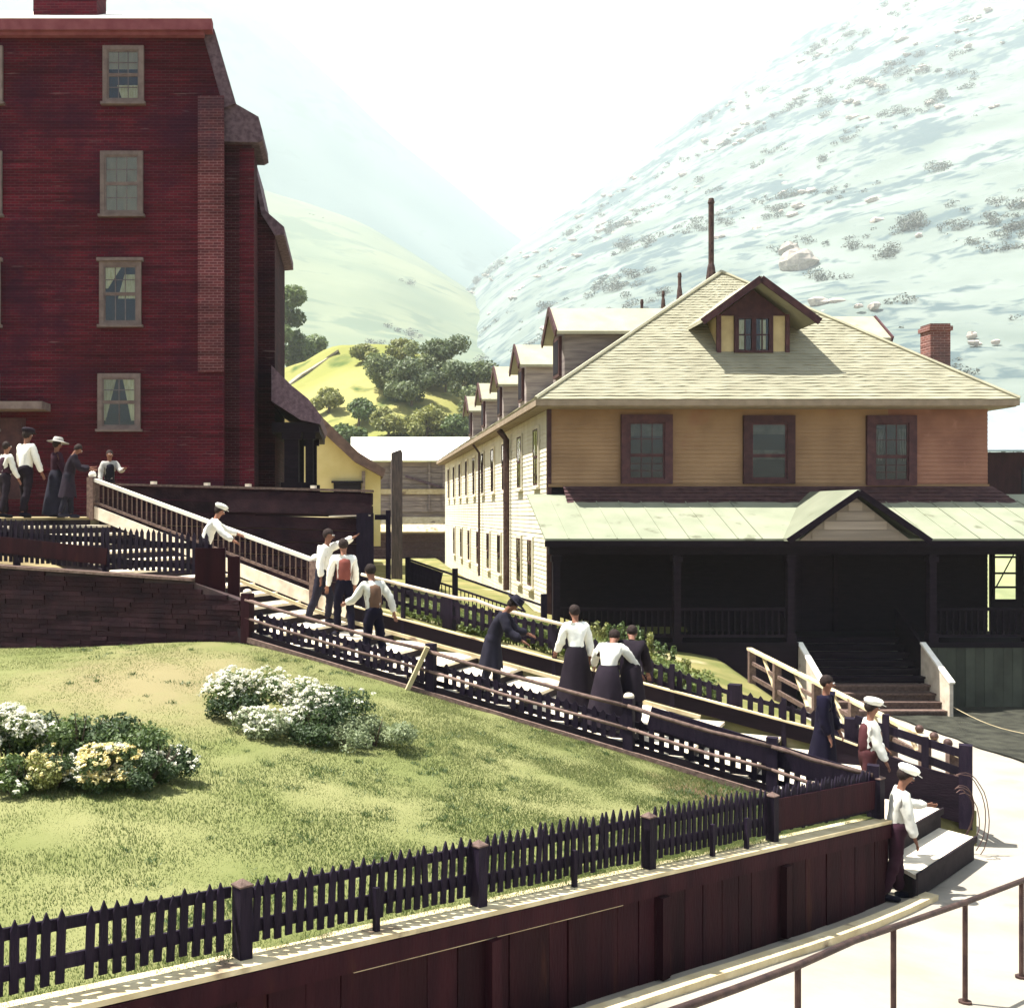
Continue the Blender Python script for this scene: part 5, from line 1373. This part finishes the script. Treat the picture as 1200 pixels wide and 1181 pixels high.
he = empty('hedge', S(0.45, 3.9), 'low ragged green hedge strip behind the far picket fence', 'hedge')
hcl = []; hst = MB()
for k in range(150):
    t = rng.uniform(0.10, 0.70); w_ = 3.75 + rng.uniform(0, 0.75) ; q = S(t, w_); q.z = float(bank_z(np.array([q.x]), np.array([q.y]))[0])
    hh = rng.uniform(0.22, 0.62) * (0.75 if t < 0.3 else 1.0); hst.tube([q - VZ * 0.05, q + VZ * hh * 0.8], [0.010, 0.004], 4)
    hcl.append(((q.x, q.y, q.z + hh * 0.55), (0.20, 0.20, hh * 0.5)))
hs_ = hst.build('stem', M_BARK, he); hs_['kind'] = 'stuff'
V, Fq, tn = leaf_cloud(hcl, 24000, 0.034, up=0.4); np_mesh('foliage', V, Fq, leaf_mat('hedge_leaf', (0.05, 0.085, 0.018), (0.19, 0.23, 0.06)), he, col=tn)
# weeds by the bare patch at the lawn corner
x = nrng.normal(5.5, 0.45, 2500); y = nrng.normal(14.55, 0.35, 2500); ok = (y - 14.25 - (6.7 - x) * 0.856 * -1 > -5) & (x < 6.4) & ((x + 1.85) / 8.55 < (19 - y) / 4.75 - 0.01) & (y > 6.68 + 0.856 * (x + 2.14) + 0.15)
x = x[ok]; y = y[ok]; z = lawn_z(x, y); ang = nrng.uniform(0, 6.28, len(x)); hgt = nrng.uniform(0.03, 0.12, len(x))
V = np.stack([np.stack([x - np.cos(ang) * 0.006, y - np.sin(ang) * 0.006, z], 1), np.stack([x + np.cos(ang) * 0.006, y + np.sin(ang) * 0.006, z], 1), np.stack([x + nrng.normal(0, 0.05, len(x)), y + nrng.normal(0, 0.05, len(x)), z + hgt], 1)], 1)
tag(np_mesh('weeds', V.reshape(-1, 3), np.arange(len(V) * 3).reshape(-1, 3), L_MID, col=np.repeat(nrng.random(len(x)), 3)), 'tufts of weeds on the bare soil in the lawn corner', 'weeds', kind='stuff')

# darker weed tufts and clippings scattered on the lawn
cx_ = []
while len(cx_) < 420:
    u_, v_ = rng.random(), rng.random(); x_, y_ = lawn_pt(u_, np.array([v_])); x_ = float(x_); y_ = float(y_[0])
    if x_ / y_ > -0.36 and y_ > 5.2 and noise.noise(Vector((x_ * 0.5, y_ * 0.5, 2))) > -0.1: cx_.append((x_, y_))
cxy = np.repeat(np.array(cx_), 34, 0) + nrng.normal(0, 0.045, (420 * 34, 2)) * np.repeat(nrng.uniform(0.5, 2.0, 420), 34)[:, None]
z = lawn_z(cxy[:, 0], cxy[:, 1]); k_ = len(cxy); ang = nrng.uniform(0, 6.28, k_); hgt = nrng.uniform(0.015, 0.05, k_)
V = np.stack([np.stack([cxy[:, 0] - np.cos(ang) * 0.007, cxy[:, 1] - np.sin(ang) * 0.007, z], 1), np.stack([cxy[:, 0] + np.cos(ang) * 0.007, cxy[:, 1] + np.sin(ang) * 0.007, z], 1), np.stack([cxy[:, 0] + nrng.normal(0, 0.025, k_), cxy[:, 1] + nrng.normal(0, 0.025, k_), z + hgt], 1)], 1)
tag(np_mesh('lawn_weeds', V.reshape(-1, 3), np.arange(k_ * 3).reshape(-1, 3), L_MID, col=np.repeat(nrng.random(k_) * 0.6, 3)), 'small dark weed tufts scattered through the lawn', 'weeds', kind='stuff')

# trees on the mound
def height_at(H, x, y):
    X, Y, Z = H; r, c = X.shape
    d = (X - x) ** 2 + (Y - y) ** 2; k = int(np.argmin(d)); return float(Z.ravel()[k])
def tree(px, Y, crown_w, crown_h, lm, label, n=2600, size=0.34, H=None, trunk=0.8, name='tree'):
    x = (px - CX) * Y / F; zg = height_at(H or HM, x, Y)
    o = empty(name, (x, Y, zg), label, 'tree', 'trees on the hill behind the yard')
    ht = trunk + crown_h
    m = MB(); m.tube([(x, Y, zg - 0.4), (x + 0.1, Y, zg + trunk), (x - 0.1, Y, zg + ht * 0.75)], [0.3, 0.22, 0.06], 8)
    cl = []
    for k in range(11):
        a = rng.uniform(0, 6.28); r_ = rng.random() ** 0.5; q = rng.uniform(0.12, 0.92)
        c = Vector((x + math.cos(a) * r_ * crown_w * 0.62 * (1.15 - 0.6 * q), Y + math.sin(a) * r_ * crown_w * 0.62 * (1.15 - 0.6 * q), zg + trunk + crown_h * q))
        m.tube([(x, Y, zg + trunk + (c.z - zg - trunk) * 0.4), c], [0.09, 0.03], 5)
        s = crown_w * rng.uniform(0.24, 0.40); cl.append((tuple(c), (s, s, s * 0.75)))
    m.build('trunk', M_BARK, o)
    V, Fq, tn = leaf_cloud(cl, n, size, up=0.3)
    np_mesh('crown', V, Fq, lm, o, col=tn)
def Yat(px, py, H=None):
    """distance at which the hill surface is seen at a photo point"""
    X, Y, Z = H or HM
    best, by = 1e9, 110.0
    u = X / Y * F + CX; v = CY - Z / Y * F
    ok = (Y < Y[{104: 89, 64: 49}.get(Y.shape[0], 55), 0] + 1)
    d = np.where(ok, (u - px) ** 2 + (v - py) ** 2, 1e12)
    return float(Y.ravel()[int(np.argmin(d))])
for (px, py, w_, h_, lm, lab) in (
        (455, 462, 2.4, 2.6, L_TEAL, 'leftmost dark tree of the cluster on the sunny mound'),
        (482, 476, 2.2, 2.6, L_OAK, 'small dark tree with a pale gap below it on the mound'),
        (500, 458, 2.6, 3.2, L_TEAL, 'bushy dark tree in the middle of the mound cluster'),
        (522, 462, 2.8, 3.8, L_OAK, 'tallest dark tree near the right end of the mound'),
        (545, 478, 2.6, 3.8, L_OAK, 'dark tree at the far right foot of the mound'),
        (562, 505, 2.0, 2.6, L_TEAL, 'lowest dark tree beside the far house dormers'),
        (428, 425, 1.5, 1.4, L_YEL, 'small yellow-green tree on the left crest of the mound'),
        (470, 424, 1.8, 1.5, L_YEL, 'wide yellow-green tree on the crest of the mound'),
        (505, 432, 1.6, 1.6, L_YEL, 'yellow-green tree at the right shoulder of the mound crest'),
        (385, 485, 1.6, 1.3, L_YEL, 'low yellowish bush-like tree above the ochre house roof'),
        (420, 500, 1.6, 1.4, L_MID, 'low green tree on the left flank of the mound'),
        (455, 512, 1.8, 1.6, L_YEL, 'rounded yellow-green tree low on the mound face'),
        (500, 516, 1.8, 1.7, L_YEL, 'rounded pale tree above the shed roof'),
        (530, 520, 1.6, 1.6, L_MID, 'small mid-green tree next to the rounded pale one'),
        (405, 522, 1.5, 1.3, L_MID, 'small green tree behind the ochre house eave')):
    tree(px, Yat(px, py), w_ * 3.0, h_ * 2.4, lm, lab, 3000 if h_ < 2 else 5000, 0.34, trunk=0.8 if h_ < 2 else 1.4)
for (px, Y, w_, h_, lab) in ((332, 262, 9.5, 20, 'tall misty green tree just right of the brick wall'), (356, 275, 8.0, 15, 'misty green tree beside the pale hill track'), (318, 256, 7.0, 12, 'misty tree half hidden by the brick building')):
    tree(px, Y, w_, h_, L_MID, lab, 7000, 0.55, trunk=2.4)
# pale track climbing the mound
tk = MB(); pts = []
for (px, py) in ((338, 452), (352, 440), (368, 430), (384, 421), (396, 410)):
    Yv = Yat(px, py); x_ = (px - CX) * Yv / F; pts.append(Vector((x_, Yv, height_at(HM, x_, Yv) + 0.12)))
for a, b_ in zip(pts[:-1], pts[1:]): tk.bar(a, b_, 1.8, 0.4, ext=0.2)
tag(tk.build('track', mat('track_dirt', (0.20, 0.17, 0.13), (0.28, 0.24, 0.18), scale=1)), kind='structure')

# scrub on the mountains: one mass of leaf clumps
cl = []
for (H, n_, s0, s1, rmax) in ((HR, 1700, 3.0, 11, 84), (HS, 200, 3, 9, 56)):
    X, Y, Z = H; r, c = X.shape; k = 0
    cen = []
    while k < n_:
        i = rng.randrange(3, rmax); j = rng.randrange(c)
        x, y, z_ = X[i, j], Y[i, j], Z[i, j]
        u = x / y * F + CX; v = CY - z_ / y * F
        if not (-150 < u < 1400 and -150 < v < 640): continue
        if noise.noise(Vector((x * 0.007, y * 0.007, 3.0))) < 0.05 + 0.2 * rng.random() and rng.random() < 0.95: continue
        for q in range(rng.randrange(2, 7)):
            s = rng.uniform(s0, s1) * rng.uniform(0.35, 1.0); ii = min(rmax, max(0, i + rng.randrange(-1, 2))); jj = min(c - 1, max(0, j + rng.randrange(-1, 2))); w_ = rng.random()
            cl.append((((1 - w_) * x + w_ * X[ii, jj] + rng.uniform(-8, 8), (1 - w_) * y + w_ * Y[ii, jj], (1 - w_) * z_ + w_ * Z[ii, jj] + s * 0.3), (s, s, s * 0.55))); k += 1
V, Fq, tn = leaf_cloud(cl, 130000, 0.85, up=0.4)
tag(np_mesh('hillside_scrub', V, Fq, L_SCRUB, col=tn), 'dark scrub scattered over the hazy mountain slopes', 'scrub', kind='stuff')
rk = MB()
X, Y, Z = HR
for k in range(170):
    while True:
        i = rng.randrange(4, 84); j = rng.randrange(X.shape[1]); u = X[i, j] / Y[i, j] * F + CX; v = CY - Z[i, j] / Y[i, j] * F
        if 500 < u < 1350 and -60 < v < 560 and noise.noise(Vector((X[i, j] * 0.006, Y[i, j] * 0.006, 9))) > 0.0: break
    for q in range(rng.randrange(1, 4)):
        s_ = rng.uniform(1.5, 5.5); rk.blob((X[i, j] + rng.uniform(-8, 8), Y[i, j] + rng.uniform(-6, 6), Z[i, j] + rng.uniform(-1, 2)), s_, 6, 5, (rng.uniform(0.8, 1.8), 1, rng.uniform(0.4, 0.8)), 0.25)
tag(rk.build('rock_outcrops', M_ROCK), 'pale rock outcrops scattered over the right-hand mountain slope', 'rocks', kind='stuff')
for (px, py, s, lab) in ((935, 312, 15, 'largest pale boulder on the slope above the porch dormer'), (925, 296, 9.0, 'smaller pointed boulder just above the largest one'), (1060, 430, 6, 'low pale boulder right of the house chimney')):
    Yv = Yat(px, py, HR); x_ = (px - CX) * Yv / F; m = MB(); m.blob((x_, Yv, height_at(HR, x_, Yv) + s * 0.2), s, 10, 8, (1, 0.9, 0.75), 0.16)
    tag(m.build('boulder', M_ROCK), lab, 'boulder', 'boulders on the mountain slope')

# ------------------------------------------------------------------ people
def skin_mesh(name, verts, edges, radii, m, parent, root=0, sub=1, crease=0.0):
    me = bpy.data.meshes.new(name); off = world_loc(parent)
    me.from_pydata([tuple(Vector(v) - off) for v in verts], edges, [])
    o = bpy.data.objects.new(name, me); COL.objects.link(o)
    sk = o.modifiers.new('skin', 'SKIN'); sk.use_smooth_shade = True; sk.branch_smoothing = 0.3
    if not me.skin_vertices: 
        bpy.context.view_layer.objects.active = o
    for i, r_ in enumerate(radii):
        me.skin_vertices[0].data[i].radius = (r_, r_) if not isinstance(r_, tuple) else r_
        me.skin_vertices[0].data[i].use_root = (i == root)
    ss = o.modifiers.new('subd', 'SUBSURF'); ss.levels = sub; ss.render_levels = sub
    dg = bpy.context.evaluated_depsgraph_get(); dg.update()
    nm = bpy.data.meshes.new_from_object(o.evaluated_get(dg))
    bpy.data.objects.remove(o); bpy.data.meshes.remove(me)
    nm.name = name; nm.materials.clear(); nm.materials.append(m)
    if crease:
        sd_ = rng.uniform(0, 50)
        for v in nm.vertices:
            q = v.co
            v.co = q + v.normal * crease * (noise.fractal(Vector((q.x * 9 + sd_, q.y * 9, q.z * 15 + 3 * math.sin(q.x * 9))), 1.0, 2.0, 3) + 0.25)
    nm.polygons.foreach_set('use_smooth', [True] * len(nm.polygons))
    ob = bpy.data.objects.new(name, nm); COL.objects.link(ob); ob.parent = parent
    return ob

M_SKIN = mat('tanned_skin', (0.19, 0.09, 0.06), (0.25, 0.12, 0.08), scale=12, bump=0.05, rough=0.55)
def cloth(name, c, c2=None): return mat(name, c, c2 or tuple(q * 1.35 for q in c), scale=7, bump=0.5, bscale=16, rough=0.9, bdist=0.01)
C_WHITE = cloth('white_cotton', (0.66, 0.65, 0.58), (0.78, 0.77, 0.70)); C_BLACK = cloth('black_wool', (0.012, 0.011, 0.018)); C_NAVY = cloth('navy_wool', (0.004, 0.003, 0.010))
C_DARK = cloth('dark_wool', (0.013, 0.009, 0.014)); C_BROWN = cloth('brown_tweed', (0.050, 0.016, 0.018)); C_TAN = cloth('tan_vest', (0.13, 0.075, 0.05)); C_RED = cloth('rust_vest', (0.13, 0.040, 0.032))
C_GREY = cloth('grey_cotton', (0.25, 0.24, 0.22)); C_PLUM = cloth('plum_wool', (0.028, 0.010, 0.018)); M_HAIR = mat('dark_hair', (0.015, 0.010, 0.009), (0.03, 0.02, 0.018), scale=30, bump=0.5)
M_EYE = mat('eye_white', (0.5, 0.5, 0.48), bump=0)

def person(loc, yaw, H, label, shirt, legs, hat=None, hatm=None, vest=None, skirt=False, coat=None, lean=0, twist=0, headp=0, armL=(10, 12, 15), armR=(10, 12, 15), leg=(8, 6, -8, 10), sleeve=True, group='people on the stairway'):
    o = empty('person', loc, label, 'person', group)
    s = H / 1.74
    cy, sy = math.cos(yaw), math.sin(yaw)
    J = {}
    def fwd(a, l, side=0.0):   # direction rotated forward by a degrees from straight down
        return Vector((math.sin(R(side)) * l, -math.sin(R(a)) * math.cos(R(side)) * l, -math.cos(R(a)) * math.cos(R(side)) * l))
    pel = Vector((0, 0, 0)); J['pelvis'] = pel
    la = lean
    d = Vector((0, -math.sin(R(la)), math.cos(R(la)))); d0 = Vector((0, -math.sin(R(la * 0.6)), math.cos(R(la * 0.6))))
    J['belly'] = pel + d0 * 0.17; J['chest'] = J['belly'] + d * 0.20; J['neck'] = J['chest'] + d * 0.15
    hp = la + headp; hd = Vector((0, -math.sin(R(hp)), math.cos(R(hp)))); hf = Vector((0, -math.cos(R(hp)), -math.sin(R(hp))))
    J['head0'] = J['neck'] + hd * 0.085; J['head1'] = J['head0'] + hd * 0.075 + hf * 0.012; J['head2'] = J['head1'] + hd * 0.085
    tw = Vector((math.cos(R(twist)), math.sin(R(twist)), 0))
    for sg, n_ in ((1, 'L'), (-1, 'R')):
        a = armL if sg > 0 else armR
        J['sh' + n_] = J['chest'] + d * 0.085 + tw * sg * 0.175
        J['el' + n_] = J['sh' + n_] + fwd(a[0], 0.29, sg * a[1])
        J['wr' + n_] = J['el' + n_] + fwd(a[0] + a[2], 0.25, sg * a[1] * 0.5)
        hdv = (J['wr' + n_] - J['el' + n_]).normalized()
        J['pa' + n_] = J['wr' + n_] + hdv * 0.075
        lg = leg[0:2] if sg > 0 else leg[2:4]
        J['hip' + n_] = pel + Vector((sg * 0.09, 0, -0.05))
        J['kn' + n_] = J['hip' + n_] + fwd(lg[0], 0.42, sg * 2)
        J['an' + n_] = J['kn' + n_] + fwd(lg[0] - lg[1], 0.42)
        J['toe' + n_] = J['an' + n_] + Vector((sg * 0.03, -0.17, -0.045))
    zmin = min(J['anL'].z, J['anR'].z) - 0.075
    def T(v):
        v = Vector((v.x, v.y, v.z - zmin)) * s
        return Vector((loc[0] + v.x * cy - v.y * sy, loc[1] + v.x * sy + v.y * cy, loc[2] + v.z))
    Rz = Matrix.Rotation(yaw, 3, 'Z')
    # body
    vs, es, rs, ix = [], [], [], {}
    def av(k, p, r_, par=None):
        ix[k] = len(vs); vs.append(T(p)); rs.append(r_ * s)
        if par is not None: es.append((ix[par], ix[k]))
    av('pelvis', J['pelvis'], 0.085); av('belly', J['belly'], 0.082, 'pelvis'); av('chest', J['chest'], 0.095, 'belly'); av('neck', J['neck'], 0.052, 'chest')
    av('head0', J['head0'], 0.068, 'neck'); av('head1', J['head1'], 0.088, 'head0'); av('head2', J['head2'], 0.062, 'head1')
    av('nose0', J['head1'] + hf * 0.075 - hd * 0.005, 0.020, 'head1'); av('nose1', J['head1'] + hf * 0.108 - hd * 0.018, 0.010, 'nose0')
    for n_, sg in (('L', 1), ('R', -1)):
        av('ear' + n_, J['head1'] + tw * sg * 0.088 - hd * 0.005, 0.016, 'head1')
        av('sh' + n_, J['sh' + n_], 0.045, 'chest'); av('el' + n_, J['el' + n_], 0.040, 'sh' + n_); av('wr' + n_, J['wr' + n_], 0.028, 'el' + n_); av('pa' + n_, J['pa' + n_], 0.030, 'wr' + n_)
        hv = (J['pa' + n_] - J['wr' + n_]).normalized(); sd = hv.cross(Vector((0, 1, 0.2))); sd = sd.normalized() if sd.length > 0.05 else Vector((1, 0, 0)); cu = sd.cross(hv).normalized()
        for f_, (off_, ln) in enumerate(((-0.026, 0.068), (-0.009, 0.080), (0.009, 0.075), (0.026, 0.058))):
            b0 = J['pa' + n_] + sd * off_ + hv * 0.02; av('f%d%s' % (f_, n_), b0, 0.009, 'pa' + n_)
            b1 = b0 + hv * ln * 0.55; av('g%d%s' % (f_, n_), b1, 0.0085, 'f%d%s' % (f_, n_)); av('h%d%s' % (f_, n_), b1 + hv * ln * 0.35 + cu * ln * 0.3, 0.007, 'g%d%s' % (f_, n_))
        b0 = J['wr' + n_] + hv * 0.035 + sd * 0.03; av('th' + n_, b0, 0.011, 'wr' + n_); av('ti' + n_, b0 + sd * 0.025 + hv * 0.035, 0.008, 'th' + n_)
        av('hip' + n_, J['hip' + n_], 0.068, 'pelvis'); av('kn' + n_, J['kn' + n_], 0.052, 'hip' + n_); av('an' + n_, J['an' + n_], 0.036, 'kn' + n_)
    skin_mesh('body', vs, es, rs, M_SKIN, o, 0)
    for sg in (-1, 1):
        m = MB(); m.blob(T(J['head1'] + hf * 0.078 + tw * sg * 0.032 + hd * 0.018), 0.012 * s, 6, 5); m.build('eye', M_EYE, o, smooth=True)
    m = MB(); c = T(J['head1'] + hf * 0.083 - hd * 0.052); m.frame(c, Rz @ Vector((0.022 * s, 0, 0)), Rz @ (hf * 0.008 * s), hd * 0.004 * s); m.build('mouth', M_PLUM if False else M_TRIM, o)
    Mh = Rz @ Matrix((tw, -hf, hd)).transposed()
    m = MB(); m.blob(T(J['head1'] - hf * 0.030 + hd * 0.026), 0.104 * s, 10, 7, (0.92, 0.95, 0.98), 0.03, Mh); hr = m.build('hair', M_HAIR, o, smooth=True)
    # shoes
    for n_ in 'LR':
        m = MB(); a, b_ = T(J['an' + n_] - VZ * 0.03), T(J['toe' + n_]); a2 = a + (a - b_) * 0.25
        m.tube([a2, a, a.lerp(b_, 0.5), b_, b_ + (b_ - a) * 0.18], [0.030 * s, 0.048 * s, 0.046 * s, 0.038 * s, 0.015 * s], 8); m.build('shoe', C_BLACK, o, smooth=True)
    # shirt or coat
    ex = 0.022 if not coat else 0.034
    vs2, es2, rs2 = [], [], []
    def a2v(p, r_, par=None):
        vs2.append(T(p)); rs2.append((r_ + ex) * s)
        if par is not None: es2.append((par, len(vs2) - 1))
        return len(vs2) - 1
    i0 = a2v(J['pelvis'] + Vector((0, 0, -0.10)), 0.125); i1 = a2v(J['belly'], 0.112, i0); i2 = a2v(J['chest'], 0.130, i1); a2v(J['neck'] - d * 0.035, 0.060, i2)
    for n_ in 'LR':
        k = a2v(J['sh' + n_], 0.064, i2); k2 = a2v(J['el' + n_], 0.044, k)
        k3 = a2v(J['el' + n_].lerp(J['wr' + n_], 0.5), 0.042, k2); a2v(J['wr' + n_], 0.027, k3)
    skin_mesh('coat' if coat else 'shirt', vs2, es2, rs2, coat or shirt, o, 0, 2, 0.016)
    if vest:
        vs3 = [T(J['pelvis'] + Vector((0, 0, -0.05))), T(J['belly']), T(J['chest']), T(J['chest'] + d * 0.09)]
        skin_mesh('vest', vs3, [(0, 1), (1, 2), (2, 3)], [0.158 * s, 0.152 * s, 0.168 * s, 0.125 * s], vest, o, 0)
    if skirt or coat:
        m = MB(); rings = 9; nn = 28; L_ = (J['pelvis'].z - zmin - 0.07) if skirt else 0.48
        vsk = []
        for j in range(rings):
            q = j / (rings - 1)
            c = J['belly'].lerp(J['pelvis'], min(1, q * 6)) + Vector((0, 0.02 * q, -L_ * max(0, q - 0.1) / 0.9)) if q > 0 else J['belly'] - d0 * 0.06
            r_ = (0.135 + (0.20 if skirt else 0.09) * q ** 0.8) 
            for i in range(nn):
                a = 2 * math.pi * i / nn; rr = r_ * (1 + 0.07 * q * math.sin(a * 7 + 1.3 * q) + 0.04 * q * math.sin(a * 3 + 2))
                vsk.append(T(c + Vector((math.cos(a) * rr * 1.05, math.sin(a) * rr * 0.9, 0.02 * q * math.sin(5 * a)))))
        m.add(vsk, [(j * nn + i, j * nn + (i + 1) % nn, (j + 1) * nn + (i + 1) % nn, (j + 1) * nn + i) for j in range(rings - 1) for i in range(nn)])
        m.build('skirt' if skirt else 'coat_tail', legs if skirt else coat, o, smooth=True)
    if not skirt:
        vs4 = [T(J['pelvis'] + Vector((0, 0, 0.13))), T(J['pelvis'] + Vector((0, 0, -0.02)))]; es4 = [(0, 1)]; rs4 = [0.150 * s, 0.152 * s]
        for n_ in 'LR':
            b0 = len(vs4); vs4 += [T(J['hip' + n_] - VZ * 0.05), T(J['kn' + n_]), T(J['an' + n_] + VZ * 0.01)]; rs4 += [0.098 * s, 0.074 * s, 0.066 * s]; es4 += [(1, b0), (b0, b0 + 1), (b0 + 1, b0 + 2)]
        skin_mesh('trousers', vs4, es4, rs4, legs, o, 1, 2, 0.016)
    if hat:
        hc = J['head1'] + hd * 0.075 - hf * 0.005
        m = MB(); nn = 18
        if hat == 'brim': pr_ = [(0.185, 0.0), (0.19, 0.008), (0.112, 0.022), (0.106, 0.06), (0.095, 0.105), (0.055, 0.115), (0.0, 0.098)]
        elif hat == 'wide': pr_ = [(0.235, -0.02), (0.24, -0.008), (0.12, 0.02), (0.11, 0.07), (0.085, 0.11), (0.0, 0.118)]
        else: pr_ = [(0.100, -0.02), (0.128, 0.02), (0.132, 0.045), (0.105, 0.075), (0.05, 0.088), (0.0, 0.09)]
        vh = [T(hc + tw * (r_ * math.cos(2 * math.pi * i / nn)) + hf * (r_ * 1.06 * math.sin(2 * math.pi * i / nn)) + hd * z_) for r_, z_ in pr_ for i in range(nn)]
        m.add(vh, [(j * nn + i, j * nn + (i + 1) % nn, (j + 1) * nn + (i + 1) % nn, (j + 1) * nn + i) for j in range(len(pr_) - 1) for i in range(nn)])
        if hat == 'cap':
            v_ = [T(hc + tw * a + hf * b2 + hd * z_) for a, b2, z_ in ((-0.09, 0.07, 0.01), (0.09, 0.07, 0.01), (0.07, 0.165, -0.015), (-0.07, 0.165, -0.015))]
            m.prism(v_, Vector((0, 0, 0.012 * s)))
        m.build('hat' if hat != 'cap' else 'cap', hatm or C_DARK, o, smooth=False)
    return o

def on_stairs(px, w):
    t = t_of(px, w); p = S(t, w)
    zz = [z0 - 0.165 for (t0, z0) in ts if t0 <= t]
    p.z = zz[-1] if zz else ZT(t)
    return p
YD = math.atan2(UD.x, -UD.y) * 1.0        # facing down the stairs
def face(v): return math.atan2(v[0], -v[1])
DN = face(UD); UPW = face(-UD)
person(on_stairs(438, 0.55), DN + 2.6, 1.72, 'person in tan vest and white sleeves with hands low, nearest the upper rail post', C_WHITE, C_NAVY, None, None, vest=C_TAN, lean=8, headp=12, armL=(30, 14, 40), armR=(-28, 22, 20))
person(on_stairs(403, 1.9), DN + 2.3, 1.76, 'person in rust-red vest and dark blue trousers with a hand resting on their head', C_WHITE, C_NAVY, None, None, vest=C_RED, lean=3, headp=10, armL=(10, 12, 12), armR=(6, 10, 20))
person(on_stairs(377, 2.3), DN + 0.15, 1.80, 'person in white shirt reaching an arm over the rust-vested one', C_WHITE, C_BLACK, None, None, lean=14, headp=-4, armL=(104, -18, 12), armR=(-6, 10, 10), leg=(18, 26, -10, 14))
person(S(t_of(240, 1.2), 1.2), DN + 0.7, 1.66, 'person in pale cap and white shirt bending over the end of the picket fence', C_WHITE, C_DARK, 'cap', C_WHITE, lean=30, headp=-8, armL=(52, 10, 20), armR=(28, 26, 30))
TZ = -0.12
def terr(px, Y): return Vector(((px - CX) * Y / F, Y, TZ))
gp_t = 'people on the terrace'
person(terr(30, 23.6), 2.6, 1.86, 'tall person in white shirt and dark cap with back turned on the terrace', C_WHITE, C_DARK, 'cap', C_DARK, lean=3, headp=6, group=gp_t)
person(terr(6, 23.3), 2.4, 1.58, 'person in pale shirt half cut off at the left edge of the picture', C_WHITE, C_DARK, None, None, vest=C_PLUM, lean=4, group=gp_t)
person(terr(66, 23.9), 2.2, 1.66, 'person in long dark skirt and pale-topped hat behind the stooping one', C_PLUM, C_BLACK, 'wide', C_GREY, skirt=True, headp=8, group=gp_t)
person(terr(80, 23.4), 1.9, 1.58, 'stooping person in dark suit with a sunlit back at the head of the stairs', C_BLACK, C_BLACK, None, None, coat=C_DARK, lean=16, headp=22, armL=(34, 8, 60), armR=(24, 12, 60), group=gp_t)
person(Vector(((128 - CX) * 27.2 / F, 27.2, TZ)), 0.4, 1.62, 'dark-dressed person with one pale sleeve behind the plank wall under the window', C_GREY, C_DARK, None, None, vest=C_BLACK, lean=5, armL=(40, 16, 60), armR=(12, 14, 20), group=gp_t)
person(on_stairs(577, 0.75), DN + 0.3, 1.64, 'person in black coat and black hat hunched halfway down the stairs', C_BLACK, C_BLACK, 'brim', C_BLACK, coat=C_BLACK, lean=30, headp=14, armL=(30, 10, 40), armR=(20, 14, 40))
person(on_stairs(675, 1.15), DN + 2.2, 1.62, 'person in white shirt and dark skirt in front of the porch plants', C_WHITE, C_DARK, None, None, skirt=True, lean=4, headp=14, armL=(14, 10, 30), armR=(2, 14, 8))
person(on_stairs(712, 0.6), DN + 1.6, 1.60, 'stooping person in white blouse with both puffed sleeves lit', C_WHITE, C_DARK, None, None, skirt=True, lean=44, headp=4, armL=(36, 30, 14), armR=(20, 34, 12))
person(on_stairs(740, 0.95), DN + 1.8, 1.58, 'dark-haired person with pale-edged dark jacket close behind the white blouse', C_BLACK, C_DARK, None, None, coat=C_DARK, lean=30, headp=8, armL=(22, 18, 40), armR=(10, 12, 20))
person(on_stairs(966, 1.05), DN - 0.1, 1.62, 'person in long navy blue coat near the bottom of the stairs', C_NAVY, C_NAVY, None, None, coat=C_NAVY, lean=3, headp=4, armL=(6, 8, 20), armR=(4, 8, 14))
person(on_stairs(1017, 0.55), DN + 0.4, 1.56, 'person in brown jacket and white flat cap at the fence corner', C_WHITE, C_BROWN, 'cap', C_WHITE, vest=C_BROWN, lean=4, headp=6, armL=(16, 12, 40), armR=(8, 8, 16))
person(Vector((6.93, 14.22, -4.97)), DN + 0.35, 1.70, 'person in white shirt, white cap and dark trousers standing at the stair foot', C_WHITE, C_PLUM, 'cap', C_WHITE, lean=7, headp=14, armL=(40, 20, 45), armR=(6, 10, 10), leg=(6, 4, -8, 10), group='people on the stairway')

# ------------------------------------------------------------------ air
hz = MB(); hz.box(-7000, 7000, -1200, 6000, -8.2, 2400)
ho = hz.build('haze', None)
hm = bpy.data.materials.new('haze_air'); hm.use_nodes = True
N = hm.node_tree.nodes; N.remove(N['Principled BSDF'])
pv = N.new('ShaderNodeVolumePrincipled'); pv.inputs['Density'].default_value = HAZE if 'HAZE' in globals() else 0.00017
pv.inputs['Color'].default_value = (0.90, 0.97, 1.0, 1); pv.inputs['Anisotropy'].default_value = 0.0
hm.node_tree.links.new(pv.outputs[0], N['Material Output'].inputs['Volume'])
ho.data.materials.append(hm); tag(ho, 'pale sunlit haze filling the valley', 'haze', kind='stuff')
